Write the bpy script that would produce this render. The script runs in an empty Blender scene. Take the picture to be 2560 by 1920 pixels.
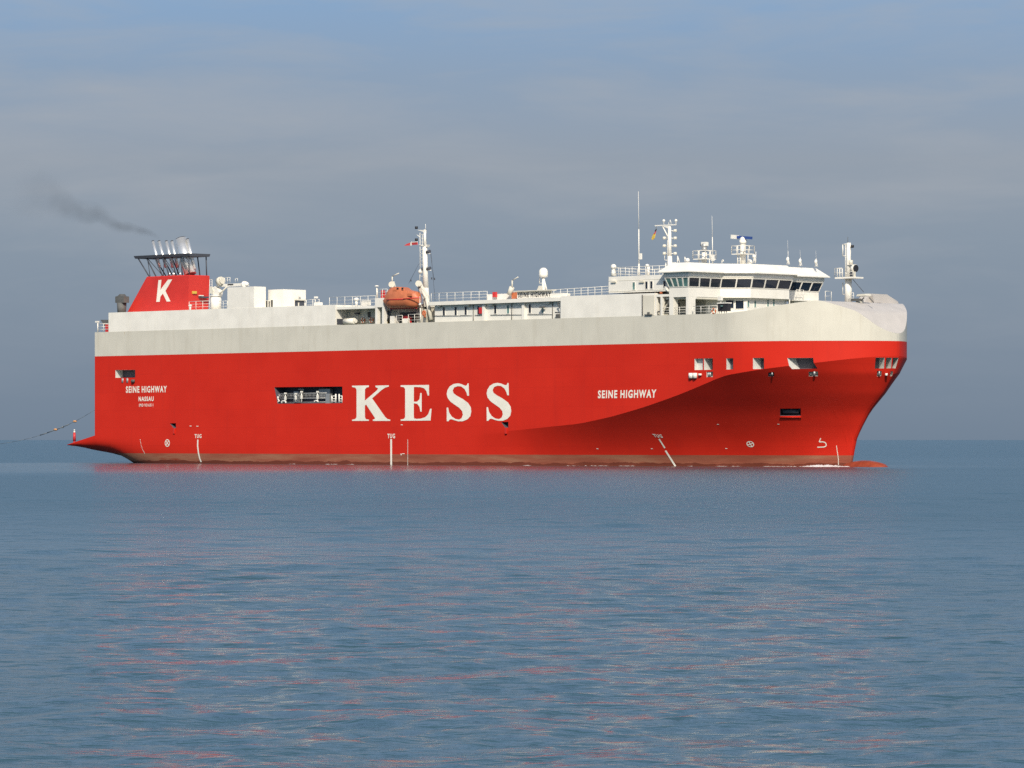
import bpy, bmesh, math, random
import numpy as np
from mathutils import Vector, Matrix
random.seed(7)
R = math.radians
scene = bpy.context.scene
col = scene.collection

# ------------------------------------------------------------------ camera
# ship frame: X forward along the keel, Y to port, Z up, water at z = 0
FPX, HZ, HC = 9980.0, 1099.0, 3.40                 # focal length and horizon in photo pixels, eye height
RV = np.array([.70710678, .70710678]); VV = np.array([-.70710678, .70710678])
DS = 583.0; US = (237-1280)/FPX*DS
CAM = np.array([0., -12.5]) - US*RV - DS*VV
cd = bpy.data.cameras.new('camera'); cam = bpy.data.objects.new('camera', cd); col.objects.link(cam)
cd.sensor_width = 36; cd.lens = 36*FPX/2560; cd.shift_y = (HZ-960)/2560
cd.clip_start = 1; cd.clip_end = 60000
cam.location = (CAM[0], CAM[1], HC); cam.rotation_euler = (R(90), 0, R(45))
scene.camera = cam

# ------------------------------------------------------------------ light
SUN_AZ, SUN_EL = 43.0, 36.5                        # degrees off the bow towards starboard, height
sv = Vector((math.cos(R(SUN_EL))*math.cos(R(SUN_AZ)), -math.cos(R(SUN_EL))*math.sin(R(SUN_AZ)), math.sin(R(SUN_EL))))
sd = bpy.data.lights.new('sun', 'SUN'); sun = bpy.data.objects.new('sun', sd); col.objects.link(sun)
sd.energy = 4.15; sd.angle = R(0.5); sd.color = (1.0, .925, .79)
sun.rotation_euler = sv.to_track_quat('Z', 'Y').to_euler()

world = bpy.data.worlds.new('World'); scene.world = world; world.use_nodes = True
nt = world.node_tree; nt.nodes.clear()
def N(nt, t, **k):
    n = nt.nodes.new(t)
    for a, b in k.items(): setattr(n, a, b)
    return n
def ramp(nt, stops, interp='LINEAR'):
    n = N(nt, 'ShaderNodeValToRGB'); e = n.color_ramp.elements; n.color_ramp.interpolation = interp
    while len(e) < len(stops): e.new(.5)
    for x, (p, c) in zip(e, stops): x.position = p; x.color = (*c, 1) if len(c) == 3 else c
    return n
def math_(nt, op, a, b=None, c=None, clamp=False):
    n = N(nt, 'ShaderNodeMath', operation=op, use_clamp=clamp)
    for i, x in enumerate((a, b, c)):
        if x is None: continue
        if hasattr(x, 'links'): nt.links.new(x, n.inputs[i])
        else: n.inputs[i].default_value = x
    return n.outputs[0]
def s2l(*c): return tuple((x/255/12.92 if x/255 < .04045 else ((x/255+.055)/1.055)**2.4) for x in c)
sky = N(nt, 'ShaderNodeTexSky', sky_type='NISHITA'); sky.sun_disc = False
sky.sun_elevation = R(SUN_EL); sky.sun_rotation = math.atan2(sv.x, sv.y)
sky.air_density = 1.2; sky.dust_density = 2.5; sky.ozone_density = 1.5
tc = N(nt, 'ShaderNodeTexCoord'); sep = N(nt, 'ShaderNodeSeparateXYZ'); nt.links.new(tc.outputs['Generated'], sep.inputs[0])
elev = math_(nt, 'MULTIPLY', math_(nt, 'ARCSINE', sep.outputs[2]), 180/math.pi)       # degrees
t = math_(nt, 'DIVIDE', elev, 12.0, clamp=True)
hz = ramp(nt, [(0, s2l(116,132,150)), (1.0/12, s2l(124,139,156)), (2.86/12, s2l(138,152,167)), (4.0/12, s2l(149,160,173)),
               (5.2/12, s2l(142,162,185)), (6.3/12, s2l(137,167,200)), (1, s2l(122,160,204))])
nt.links.new(t, hz.inputs[0])
# faint stretched bands of thin cloud, the same all round the sky
mp = N(nt, 'ShaderNodeMapping'); nt.links.new(tc.outputs['Generated'], mp.inputs[0]); mp.inputs['Scale'].default_value = (10, 10, 52)
cn = N(nt, 'ShaderNodeTexNoise'); cn.inputs['Scale'].default_value = 1.6; cn.inputs['Detail'].default_value = 6; cn.inputs['Roughness'].default_value = .55
cn.inputs['Distortion'].default_value = .3
nt.links.new(mp.outputs[0], cn.inputs[0])
cr = ramp(nt, [(.42, (0,0,0)), (.78, (1,1,1))]); nt.links.new(cn.outputs[0], cr.inputs[0])
band = ramp(nt, [(0, (.0,)*3), (1.6/12, (.15,)*3), (3.6/12, (.5,)*3), (5.6/12, (.65,)*3), (1, (.4,)*3)]); nt.links.new(t, band.inputs[0])
cf = math_(nt, 'MULTIPLY', cr.outputs[0], band.outputs[0])
cm = N(nt, 'ShaderNodeMix', data_type='RGBA'); nt.links.new(cf, cm.inputs[0]); nt.links.new(hz.outputs[0], cm.inputs[6]); cm.inputs[7].default_value = (*s2l(168,173,180), 1)
b1 = N(nt, 'ShaderNodeBackground'); nt.links.new(sky.outputs[0], b1.inputs[0]); b1.inputs[1].default_value = 0.14
b2 = N(nt, 'ShaderNodeBackground'); nt.links.new(cm.outputs[2], b2.inputs[0]); b2.inputs[1].default_value = 1.0
mr = N(nt, 'ShaderNodeMapRange', interpolation_type='SMOOTHSTEP'); nt.links.new(elev, mr.inputs[0])
mr.inputs[1].default_value = 8; mr.inputs[2].default_value = 35; mr.inputs[3].default_value = 0; mr.inputs[4].default_value = 1
mx = N(nt, 'ShaderNodeMixShader'); nt.links.new(mr.outputs[0], mx.inputs[0]); nt.links.new(b2.outputs[0], mx.inputs[1]); nt.links.new(b1.outputs[0], mx.inputs[2])
wo = N(nt, 'ShaderNodeOutputWorld'); nt.links.new(mx.outputs[0], wo.inputs[0])

vs = scene.view_settings; vs.view_transform = 'Standard'; vs.look = 'None'; vs.exposure = 0.0; vs.gamma = 1
try: vs.use_curve_mapping = False
except Exception: pass
scene.render.engine = 'CYCLES'
scene.cycles.use_denoising = False
scene.cycles.max_bounces = 6; scene.cycles.diffuse_bounces = 3; scene.cycles.glossy_bounces = 4; scene.cycles.volume_bounces = 0
scene.cycles.caustics_reflective = False; scene.cycles.caustics_refractive = False

# ------------------------------------------------------------------ places: photo pixel -> point on a plane of the ship
def side(px, py, Y=-12.5):
    k = (px-1280)/FPX; w = RV-k*VV
    X = CAM[0]-w[1]*(Y-CAM[1])/w[0]
    d = VV@(np.array([X, Y])-CAM)
    return Vector((X, Y, HC+(HZ-py)*d/FPX))
def front(px, py, X):
    k = (px-1280)/FPX; w = RV-k*VV
    Y = CAM[1]-w[0]*(X-CAM[0])/w[1]
    d = VV@(np.array([X, Y])-CAM)
    return Vector((X, Y, HC+(HZ-py)*d/FPX))
def away(px, py, d):
    k = (px-1280)/FPX; q = CAM+VV*d+RV*k*d
    return Vector((q[0], q[1], HC+(HZ-py)*d/FPX))
def sx(px, Y=-12.5): return side(px, 0, Y).x

# ------------------------------------------------------------------ materials
def mat(name, base, rough=.5, metal=0, var=.06, scale=.6, spec=.5, streak=0, streak_col=(.30,.17,.08), bump=0):
    m = bpy.data.materials.new(name); m.use_nodes = True; nt = m.node_tree; b = nt.nodes['Principled BSDF']
    b.inputs['Roughness'].default_value = rough; b.inputs['Metallic'].default_value = metal
    b.inputs['Specular IOR Level'].default_value = spec
    tc = N(nt, 'ShaderNodeTexCoord')
    n = N(nt, 'ShaderNodeTexNoise'); n.inputs['Scale'].default_value = scale; n.inputs['Detail'].default_value = 5
    nt.links.new(tc.outputs['Object'], n.inputs[0])
    r = ramp(nt, [(.3, tuple(max(0, c*(1-var)) for c in base)), (.7, tuple(min(1, c*(1+var)) for c in base))]); nt.links.new(n.outputs[0], r.inputs[0])
    out = r.outputs[0]
    if streak:
        mp = N(nt, 'ShaderNodeMapping'); mp.inputs['Scale'].default_value = (1.3, 1.3, .13); nt.links.new(tc.outputs['Object'], mp.inputs[0])
        n2 = N(nt, 'ShaderNodeTexNoise'); n2.inputs['Scale'].default_value = 1; n2.inputs['Detail'].default_value = 6; n2.inputs['Roughness'].default_value = .65
        nt.links.new(mp.outputs[0], n2.inputs[0])
        r2 = ramp(nt, [(.52, (0,0,0)), (.80, (streak,)*3)]); nt.links.new(n2.outputs[0], r2.inputs[0])
        x = N(nt, 'ShaderNodeMix', data_type='RGBA'); nt.links.new(r2.outputs[0], x.inputs[0]); nt.links.new(out, x.inputs[6]); x.inputs[7].default_value = (*streak_col, 1)
        out = x.outputs[2]
    nt.links.new(out, b.inputs['Base Color'])
    if bump:
        bp = N(nt, 'ShaderNodeBump'); bp.inputs['Strength'].default_value = bump; bp.inputs['Distance'].default_value = .05
        nt.links.new(n.outputs[0], bp.inputs['Height']); nt.links.new(bp.outputs[0], b.inputs['Normal'])
    m.diffuse_color = (*base, 1)
    return m
RED = (.56, .022, .010)
M = dict(
 white=mat('white_paint', (.80,.765,.685), .45, streak=.16, streak_col=(.52,.45,.33)),
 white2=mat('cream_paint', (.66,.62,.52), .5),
 grey=mat('light_grey_paint', (.59,.56,.475), .5, var=.05, scale=.35, streak=.30, streak_col=(.38,.33,.24)),
 fore=mat('foredeck_paint', (.50,.465,.43), .55),
 deck=mat('deck_paint', (.22,.24,.20), .7),
 redp=mat('red_paint', (.58,.026,.014), .42),
 dark=mat('dark_grey_paint', (.055,.06,.075), .6),
 vent=mat('weathered_grey_paint', (.10,.10,.095), .7, var=.25),
 black=mat('black_paint', (.02,.02,.024), .6),
 steel=mat('polished_steel', (.84,.83,.80), .34, metal=.72),
 galv=mat('galvanised_steel', (.42,.42,.41), .5, metal=.6),
 orange=mat('lifeboat_orange', (.52,.155,.065), .5, var=.12, scale=1.2, streak=.25, streak_col=(.40,.10,.04)),
 red=mat('signal_red', (.55,.03,.03), .5),
 navy=mat('radar_blue', (.03,.07,.25), .4),
 letter=mat('white_lettering', (.80,.76,.66), .5),
 mark=mat('black_lettering', (.02,.02,.02), .6),
 glass=mat('dark_window_glass', (.012,.018,.032), .06, var=.3, scale=.4),
 glass2=mat('green_tinted_glass', (.10,.20,.19), .08, var=.5, scale=1.1),
 recess=mat('recess_paint', (.62,.60,.56), .6),
 recess_shade=mat('recess_painted_shade', (.085,.08,.10), .7),  # shade inside the hull openings, put into the colour of their inner faces
 yellow=mat('flag_yellow', (.55,.38,.06), .7), flagred=mat('flag_red', (.50,.04,.04), .7), flagblack=mat('flag_black', (.02,.02,.02), .7),
 rope=mat('rope_fibre', (.13,.15,.17), .8), orangef=mat('float_orange', (.60,.30,.12), .6),
 foam=mat('sea_foam', (.66,.67,.67), .8),
)
# hull: red topsides, weathered brown-red boot-topping below 1.43 m, darker where it is wet
def hull_material():
    m = bpy.data.materials.new('hull_paint'); m.use_nodes = True; nt = m.node_tree; b = nt.nodes['Principled BSDF']
    b.inputs['Roughness'].default_value = .5; b.inputs['Specular IOR Level'].default_value = .15
    tc = N(nt, 'ShaderNodeTexCoord'); sp = N(nt, 'ShaderNodeSeparateXYZ'); nt.links.new(tc.outputs['Object'], sp.inputs[0])
    def noise(scale, mapscale, detail=5, rough=.55):
        mp = N(nt, 'ShaderNodeMapping'); mp.inputs['Scale'].default_value = mapscale; nt.links.new(tc.outputs['Object'], mp.inputs[0])
        n = N(nt, 'ShaderNodeTexNoise'); n.inputs['Scale'].default_value = scale; n.inputs['Detail'].default_value = detail; n.inputs['Roughness'].default_value = rough
        nt.links.new(mp.outputs[0], n.inputs[0]); return n.outputs[0]
    def mix(f, a, c):
        x = N(nt, 'ShaderNodeMix', data_type='RGBA'); nt.links.new(f, x.inputs[0])
        for i, q in ((6, a), (7, c)):
            if hasattr(q, 'links'): nt.links.new(q, x.inputs[i])
            else: x.inputs[i].default_value = (*q, 1)
        return x.outputs[2]
    r = ramp(nt, [(.3, (.53,.020,.009)), (.7, (.60,.026,.012))]); nt.links.new(noise(.12, (1,1,1.4)), r.inputs[0])
    st = ramp(nt, [(.55, (0,0,0)), (.85, (.30,)*3)]); nt.links.new(noise(1, (.9,.9,.07), 6, .6), st.inputs[0])
    red = mix(st.outputs[0], r.outputs[0], (.36,.020,.014))
    br = ramp(nt, [(.36, (.24,.065,.04)), (.50, (.29,.095,.058)), (.60, (.32,.14,.085)), (.70, (.28,.055,.03))]); nt.links.new(noise(.5, (.16,.16,1.4), 6, .6), br.inputs[0])
    cb = N(nt, 'ShaderNodeCombineXYZ'); nt.links.new(sp.outputs[0], cb.inputs[0]); nt.links.new(sp.outputs[2], cb.inputs[1])
    bk = N(nt, 'ShaderNodeTexBrick'); nt.links.new(cb.outputs[0], bk.inputs[0]); bk.inputs['Scale'].default_value = 1; bk.inputs['Brick Width'].default_value = 8.4; bk.inputs['Row Height'].default_value = 2.55
    bk.inputs['Mortar Size'].default_value = .05; bk.inputs['Mortar Smooth'].default_value = .6; bk.inputs['Color1'].default_value = (0,0,0,1); bk.inputs['Color2'].default_value = (.22,.22,.22,1); bk.inputs['Mortar'].default_value = (.5,.5,.5,1)
    red = mix(math_(nt, 'MULTIPLY', bk.outputs[0], .55), red, (.40,.016,.010))
    wet = math_(nt, 'LESS_THAN', math_(nt, 'ADD', sp.outputs[2], math_(nt, 'MULTIPLY', noise(1, (.25,.25,.4), 6, .6), 1.1)), .95)
    low = mix(wet, br.outputs[0], (.15,.04,.025))
    f = math_(nt, 'LESS_THAN', sp.outputs[2], 1.43)
    nt.links.new(mix(f, red, low), b.inputs['Base Color'])
    bp = N(nt, 'ShaderNodeBump'); bp.inputs['Strength'].default_value = .25; bp.inputs['Distance'].default_value = .06
    nt.links.new(noise(.5, (.7,.7,.5), 2), bp.inputs['Height']); nt.links.new(bp.outputs[0], b.inputs['Normal'])
    return m
M['hull'] = hull_material()

# ------------------------------------------------------------------ mesh helpers
class MB:
    def __init__(s): s.v = []; s.f = []; s.smooth = []
    def add(s, vs, fs, smooth=False):
        o = len(s.v); s.v += [tuple(x) for x in vs]; s.f += [tuple(i+o for i in f) for f in fs]; s.smooth += [smooth]*len(fs); return s
    def box(s, x0, x1, y0, y1, z0, z1):
        vs = [(x,y,z) for z in (z0,z1) for y in (y0,y1) for x in (x0,x1)]
        return s.add(vs, [(0,2,3,1),(4,5,7,6),(0,1,5,4),(1,3,7,5),(3,2,6,7),(2,0,4,6)])
    def bx(s, c, sz, rot=None):
        vs = []
        for z in (-1,1):
            for y in (-1,1):
                for x in (-1,1):
                    p = Vector((x*sz[0]/2, y*sz[1]/2, z*sz[2]/2))
                    if rot: p = rot@p
                    vs.append(p+Vector(c))
        return s.add(vs, [(0,2,3,1),(4,5,7,6),(0,1,5,4),(1,3,7,5),(3,2,6,7),(2,0,4,6)])
    def tube(s, p, q, r, r2=None, n=8, caps=True, smooth=True):
        p, q = Vector(p), Vector(q); r2 = r if r2 is None else r2
        a = (q-p)
        if a.length < 1e-6: return s
        a.normalize(); u = a.orthogonal().normalized(); w = a.cross(u)
        vs = []
        for c, rr in ((p, r), (q, r2)):
            for i in range(n):
                t = 2*math.pi*i/n; vs.append(c+u*rr*math.cos(t)+w*rr*math.sin(t))
        fs = [(i, (i+1)%n, n+(i+1)%n, n+i) for i in range(n)]
        s.add(vs, fs, smooth)
        if caps:
            o = len(s.v)-2*n
            s.f += [tuple(o+i for i in reversed(range(n))), tuple(o+n+i for i in range(n))]; s.smooth += [False, False]
        return s
    def path(s, pts, r, n=6):
        for a, b in zip(pts, pts[1:]): s.tube(a, b, r, n=n)
        return s
    def sphere(s, c, r, n=12, m=8, sc=(1,1,1)):
        c = Vector(c); vs = [c+Vector((0,0,r*sc[2]))]
        for j in range(1, m):
            for i in range(n):
                th, ph = math.pi*j/m, 2*math.pi*i/n
                vs.append(c+Vector((r*sc[0]*math.sin(th)*math.cos(ph), r*sc[1]*math.sin(th)*math.sin(ph), r*sc[2]*math.cos(th))))
        vs.append(c-Vector((0,0,r*sc[2])))
        fs = [(0, 1+i, 1+(i+1)%n) for i in range(n)]
        for j in range(m-2):
            for i in range(n): fs.append((1+j*n+i, 1+(j+1)*n+i, 1+(j+1)*n+(i+1)%n, 1+j*n+(i+1)%n))
        L = len(vs)-1; fs += [(L, 1+(m-2)*n+(i+1)%n, 1+(m-2)*n+i) for i in range(n)]
        return s.add(vs, fs, True)
    def prism(s, poly, off):
        """poly: list of points in a plane, off: extrusion vector"""
        n = len(poly); off = Vector(off); vs = [Vector(p) for p in poly]+[Vector(p)+off for p in poly]
        return s.add(vs, [tuple(range(n)), tuple(reversed(range(n, 2*n)))]+[(i, i+n, (i+1)%n+n, (i+1)%n) for i in range(n)])
    def loft(s, rings, closed=True, caps=True, smooth=True):
        n = len(rings[0]); o = len(s.v); fs = []
        for k in range(len(rings)-1):
            for i in range(n if closed else n-1):
                j = (i+1)%n; fs.append((k*n+i, k*n+j, (k+1)*n+j, (k+1)*n+i))
        s.add([p for r in rings for p in r], fs, smooth)
        if caps and closed:
            s.f += [tuple(o+i for i in reversed(range(n))), tuple(o+(len(rings)-1)*n+i for i in range(n))]; s.smooth += [False, False]
        return s
    def torus(s, c, R_, r, axis=(0,1,0), n=20, m=8):
        a = Vector(axis).normalized(); u = a.orthogonal().normalized(); w = a.cross(u); c = Vector(c); rings = []
        vs = []; fs = []
        for i in range(n):
            t = 2*math.pi*i/n; d = u*math.cos(t)+w*math.sin(t)
            for j in range(m):
                p = 2*math.pi*j/m; vs.append(c+d*(R_+r*math.cos(p))+a*r*math.sin(p))
        for i in range(n):
            for j in range(m): fs.append((i*m+j, ((i+1)%n)*m+j, ((i+1)%n)*m+(j+1)%m, i*m+(j+1)%m))
        return s.add(vs, fs, True)
    def rail(s, pts, h=1.05, step=1.5, bars=3, r=.032):
        pts = [Vector(p) for p in pts]
        for a, b in zip(pts, pts[1:]):
            for k in range(1, bars+1):
                z = Vector((0,0,h*k/bars)); s.tube(a+z, b+z, r if k == bars else r*.7, n=5)
            n = max(1, round((b-a).length/step))
            for i in range(n+1):
                p = a.lerp(b, i/n); s.tube(p, p+Vector((0,0,h)), r*1.15, n=5)
        return s
    def mesh(s, name, fix=True):
        me = bpy.data.meshes.new(name); me.from_pydata(s.v, [], s.f); me.polygons.foreach_set('use_smooth', s.smooth)
        if fix:
            b = bmesh.new(); b.from_mesh(me); bmesh.ops.recalc_face_normals(b, faces=b.faces); b.to_mesh(me); b.free()
        me.update(); return me

def put(name, me, m=None, parent=None, label=None, cat=None, group=None, kind=None):
    if isinstance(me, MB): me = me.mesh(name)
    o = bpy.data.objects.new(name, me); col.objects.link(o)
    if m is not None: me.materials.clear(); me.materials.append(M[m] if isinstance(m, str) else m)
    if parent: o.parent = parent
    if label: o['label'] = label
    if cat: o['category'] = cat
    if group: o['group'] = group
    if kind: o['kind'] = kind
    return o
def thing(name, label, cat, loc=(0,0,0), group=None):
    o = bpy.data.objects.new(name, None); col.objects.link(o); o.location = loc; o.empty_display_size = .5
    o['label'] = label; o['category'] = cat
    if group: o['group'] = group
    return o

# ------------------------------------------------------------------ the sea: one sheet to the horizon with real waves
def build_sea():
    fine = np.linspace(-15.5, 15.5, 620); rest = np.concatenate([np.linspace(15.5, 180, 48)[1:], np.linspace(-180, -15.5, 48)[1:-1]])
    ang = np.concatenate([fine, rest]); na = len(ang)
    rs = [2.0]
    while rs[-1] < 30000:
        r_ = rs[-1]; rs.append(r_*(1.08 if r_ < 33 else 1.0021 if r_ < 110 else 1.0032 if r_ < 260 else 1.011 if r_ < 900 else 1.05))
    rr = np.array(rs); nr = len(rr)
    th = np.radians(135 - ang)                      # 135 deg = view direction, to the right is clockwise
    Rg, Tg = np.meshgrid(rr, th, indexing='ij')
    x = CAM[0]+Rg*np.cos(Tg); y = CAM[1]+Rg*np.sin(Tg)
    rng = np.random.default_rng(11); z = np.zeros_like(x); hx = np.zeros_like(x); hy = np.zeros_like(x)
    spacing = np.gradient(rr)[:, None]*np.ones((1, na))
    wide = np.where(np.abs(ang) <= 15.5, 0, 1)[None, :]
    spacing = np.maximum(spacing, np.where(wide > 0, Rg*.06, 0))
    wind = math.radians(135+180+25)                 # waves run roughly towards the camera
    K = 120
    lam = np.exp(rng.uniform(np.log(.36), np.log(10), K))
    for l in lam:
        k = 2*np.pi/l; a = wind+rng.normal(0, .95)
        slope = .0155*(1.0 if l < 1.3 else (1.3/l)**.52)
        amp = slope/k
        fade = np.clip((l/spacing-2.2)/2.6, 0, 1)
        # wave groups: slow modulation so the water has calm and rough patches
        p = k*(x*math.cos(a)+y*math.sin(a))+rng.uniform(0, 6.28)
        mod = .75+.45*np.sin(.9*k/7*(x*math.cos(a+1.1)+y*math.sin(a+1.1))+rng.uniform(0, 6.28))
        z += amp*fade*mod*np.cos(p)
        q = .75*amp*fade*mod*np.sin(p); hx -= q*math.cos(a); hy -= q*math.sin(a)
    x = x+hx; y = y+hy
    co = np.stack([x, y, z], -1).reshape(-1, 3)
    co = np.vstack([co, [[CAM[0], CAM[1], 0]]])
    i = np.arange(nr-1)[:, None]*na; j = np.arange(na)[None, :]; j2 = (j+1) % na
    q = np.stack([i+j, i+na+j, i+na+j2, i+j2], -1).reshape(-1, 4)
    me = bpy.data.meshes.new('sea')
    me.vertices.add(len(co)); me.vertices.foreach_set('co', co.astype(np.float32).ravel())
    tri = np.stack([np.full(na, len(co)-1), j[0], j2[0]], -1)
    loops = np.concatenate([q.ravel(), tri.ravel()]); me.loops.add(len(loops)); me.loops.foreach_set('vertex_index', loops.astype(np.int32))
    start = np.concatenate([np.arange(len(q))*4, len(q)*4+np.arange(na)*3]); tot = np.concatenate([np.full(len(q), 4), np.full(na, 3)])
    me.polygons.add(len(start)); me.polygons.foreach_set('loop_start', start.astype(np.int32)); me.polygons.foreach_set('loop_total', tot.astype(np.int32))
    me.polygons.foreach_set('use_smooth', np.ones(len(start), bool)); me.update(calc_edges=True); me.validate()
    if me.polygons[0].normal.z < 0: me.flip_normals()
    m = bpy.data.materials.new('sea_water'); m.use_nodes = True; nt = m.node_tree; b = nt.nodes['Principled BSDF']
    b.inputs['Base Color'].default_value = (.032,.074,.095,1); b.inputs['Roughness'].default_value = .11; b.inputs['IOR'].default_value = 1.333
    tc = N(nt, 'ShaderNodeTexCoord')
    def nz(scale, ms, rot, detail=3):
        mq = N(nt, 'ShaderNodeMapping'); mq.inputs['Rotation'].default_value = (0,0,rot); nt.links.new(tc.outputs['Object'], mq.inputs[0])
        mp = N(nt, 'ShaderNodeMapping'); mp.inputs['Scale'].default_value = ms; nt.links.new(mq.outputs[0], mp.inputs[0])
        n = N(nt, 'ShaderNodeTexNoise'); n.inputs['Scale'].default_value = scale; n.inputs['Detail'].default_value = detail; n.inputs['Roughness'].default_value = .55
        nt.links.new(mp.outputs[0], n.inputs[0]); return n.outputs[0]
    sp = N(nt, 'ShaderNodeSeparateXYZ'); nt.links.new(tc.outputs['Object'], sp.inputs[0])
    wob = math_(nt, 'MULTIPLY', math_(nt, 'SUBTRACT', nz(1, (.006,.02,1), 0, 4), .5), 70)
    yy = math_(nt, 'DIVIDE', math_(nt, 'ADD', math_(nt, 'ADD', sp.outputs[1], wob), 420), 460, clamp=True)
    # the ruffled belt lies along the ship: object Y from -420 (near shore) to +40; the lee of the hull is calm
    belt = ramp(nt, [(0, (.08,)*3), (.17, (.09,)*3), (.27, (.155,)*3), (.55, (.17,)*3), (.74, (.12,)*3), (.84, (.105,)*3), (.89, (.115,)*3), (1, (.25,)*3)])
    nt.links.new(yy, belt.inputs[0])
    def sm(a, b_):
        q = N(nt, 'ShaderNodeMapRange', interpolation_type='SMOOTHSTEP'); nt.links.new(math_(nt, 'ADD', sp.outputs[0], math_(nt, 'MULTIPLY', wob, .25)), q.inputs[0]); q.inputs[1].default_value = a; q.inputs[2].default_value = b_; return q.outputs[0]
    inside = math_(nt, 'MULTIPLY', sm(-25, 20), math_(nt, 'SUBTRACT', 1.0, sm(105, 165)))
    near = N(nt, 'ShaderNodeMapRange', interpolation_type='SMOOTHSTEP'); nt.links.new(sp.outputs[1], near.inputs[0]); near.inputs[1].default_value = -330; near.inputs[2].default_value = -230
    lee = math_(nt, 'MAXIMUM', inside, math_(nt, 'SUBTRACT', 1.0, near.outputs[0]))
    rg = N(nt, 'ShaderNodeMix', data_type='FLOAT'); nt.links.new(lee, rg.inputs[0]); rg.inputs[2].default_value = .27; nt.links.new(belt.outputs[0], rg.inputs[3])
    nt.links.new(rg.outputs[0], b.inputs['Roughness'])
    # long axis of the ripples lies across the wind
    h1 = nz(1.0, (2.2,3.4,1), R(-45)+.12, 5); h2 = nz(1.0, (.55,.85,1), R(-45)-.15, 4); pt = nz(1.0, (.012,.035,1), R(-45), 3)
    amt = N(nt, 'ShaderNodeMapRange'); nt.links.new(pt, amt.inputs[0]); amt.inputs[1].default_value = .35; amt.inputs[2].default_value = .65; amt.inputs[3].default_value = .35; amt.inputs[4].default_value = 1.2
    bp = N(nt, 'ShaderNodeBump'); bp.inputs['Distance'].default_value = .07; nt.links.new(h1, bp.inputs['Height']); nt.links.new(amt.outputs[0], bp.inputs['Strength'])
    bq = N(nt, 'ShaderNodeBump'); bq.inputs['Distance'].default_value = .38; bq.inputs['Strength'].default_value = .8; nt.links.new(h2, bq.inputs['Height']); nt.links.new(bp.outputs[0], bq.inputs['Normal'])
    nt.links.new(bq.outputs[0], b.inputs['Normal'])
    return put('sea', me, m, kind='structure', label='blue grey rippled sea reaching to the hazy horizon')
sea = build_sea()

# ------------------------------------------------------------------ hull form
B, XF, XT, ZR, ZD = 12.5, 123.7, 141.0, 15.55, 19.07     # half beam, start and tip of the bow, paint line, deck edge
def btop(X):
    if X <= XF: return B
    s = min(1, (X-XF)/(XT-XF)); return B*(max(0, 1-s**1.7))**(1/1.5)
def smooth_tab(pts):
    xs = np.linspace(pts[0][0], pts[-1][0], 1200); ys = np.interp(xs, [p[0] for p in pts], [p[1] for p in pts])
    k = np.ones(41)/41; ys = np.convolve(np.pad(ys, 20, 'edge'), k, 'valid'); return xs, ys
KN = [(60,3.2),(72,3.6),(86,4.55),(98.5,5.45),(104.3,6.35),(110,7.55),(115.7,9.0),(119.9,10.25),(123.2,11.3),(128.9,12.1),(132.4,12.55),(135.8,13.0),(138.7,13.45),(141,13.75)]
_zk = smooth_tab(KN)
_st = ([-2,.2,1.76,3.2,4.54,6.83,9.1,11.6,13.5,13.75], [133.2,133.45,133.8,134.1,134.8,136.3,138.5,140.3,140.97,141])
_b0 = smooth_tab([(60,12.5),(72,12.5),(78,12.45),(85,11.95),(95,10.5),(105,8.7),(112,7.3),(118,5.7),(124,3.8),(129,2.0),(132.4,.6),(133.5,.1)])
def zk(X): return float(np.interp(X, *_zk))
def xstem(z): return float(np.interp(z, *_st))
def zlow(X):
    if X > 133.2: return float(np.interp(X, _st[1], _st[0]))
    return max(-2.0, zbot(X))
# knuckle and waterline against the share of the way from X = 60 to the stem at that height
_kx = np.linspace(60, 141, 800); _kz = np.array([zk(x) for x in _kx]); _kf = (_kx-60)/(np.array([xstem(z) for z in _kz])-60)
_kb = np.array([btop(x) for x in _kx])
def zbot(X): return float(np.interp(X, [-6.45,-3,0,3,5,8,13,20,32,45], [2.4,1.35,.75,.1,-1.0,-2.9,-5,-7.5,-10,-14]))
def zcorner(X): return float(np.interp(X, [-6.45,0,8,20,32,45], [2.66,4.0,4.5,4.2,3.2,1.5]))
def half(X, z):
    if X < 45:
        zc, zb = zcorner(X), zbot(X)
        if z >= zc: return B
        t_ = min(1, (zc-z)/(zc-zb)); return B*math.sqrt(max(0, 1-t_**float(np.interp(X, [2,25], [3.6,2.5]))))
    bt = btop(X)
    if X < 62 or z >= zk(X): return bt
    z = max(z, 0); f = min(1, (X-60)/(xstem(z)-60))
    k = float(np.interp(f, _kf, _kz)); bk = float(np.interp(f, _kf, _kb)); b0 = min(bk, float(np.interp(60+73.5*f, *_b0)))
    t_ = min(1, max(0, (k-z)/k)); return min(bt, max(.1, bk-(bk-b0)*(1-(1-t_)**1.4)))
def hull_pt(px, py, off=.035):
    """starboard hull surface seen at a photo pixel, pushed out by off"""
    p = side(px, py)
    if not (0 <= p.x <= XF and p.z >= (max(zk(p.x), 3.6) if p.x > 45 else zcorner(p.x))):
        k = (px-1280)/FPX; e = np.array([*(VV+k*RV), (HZ-py)/FPX]); o = np.array([*CAM, HC])
        g = lambda d: (o+e*d)[1]+half((o+e*d)[0], (o+e*d)[2]) if (o+e*d)[0] < XT and (o+e*d)[0] > -6.4 else -1
        d = 470.0
        while g(d) < 0 and d < 640: d += .6
        a, b = d-.6, d
        for _ in range(24):
            c = (a+b)/2
            if g(c) < 0: a = c
            else: b = c
        p = Vector(o+e*b)
    return p+hull_n(p)*off
def hull_n(p):
    X, z = p.x, p.z; h = .05
    dX = (half(min(X+h, XT-.01), z)-half(X-h, z))/(2*h); dz = (half(X, z+h)-half(X, z-h))/(2*h)
    return Vector((-dX, -1, -dz)).normalized()
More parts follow.
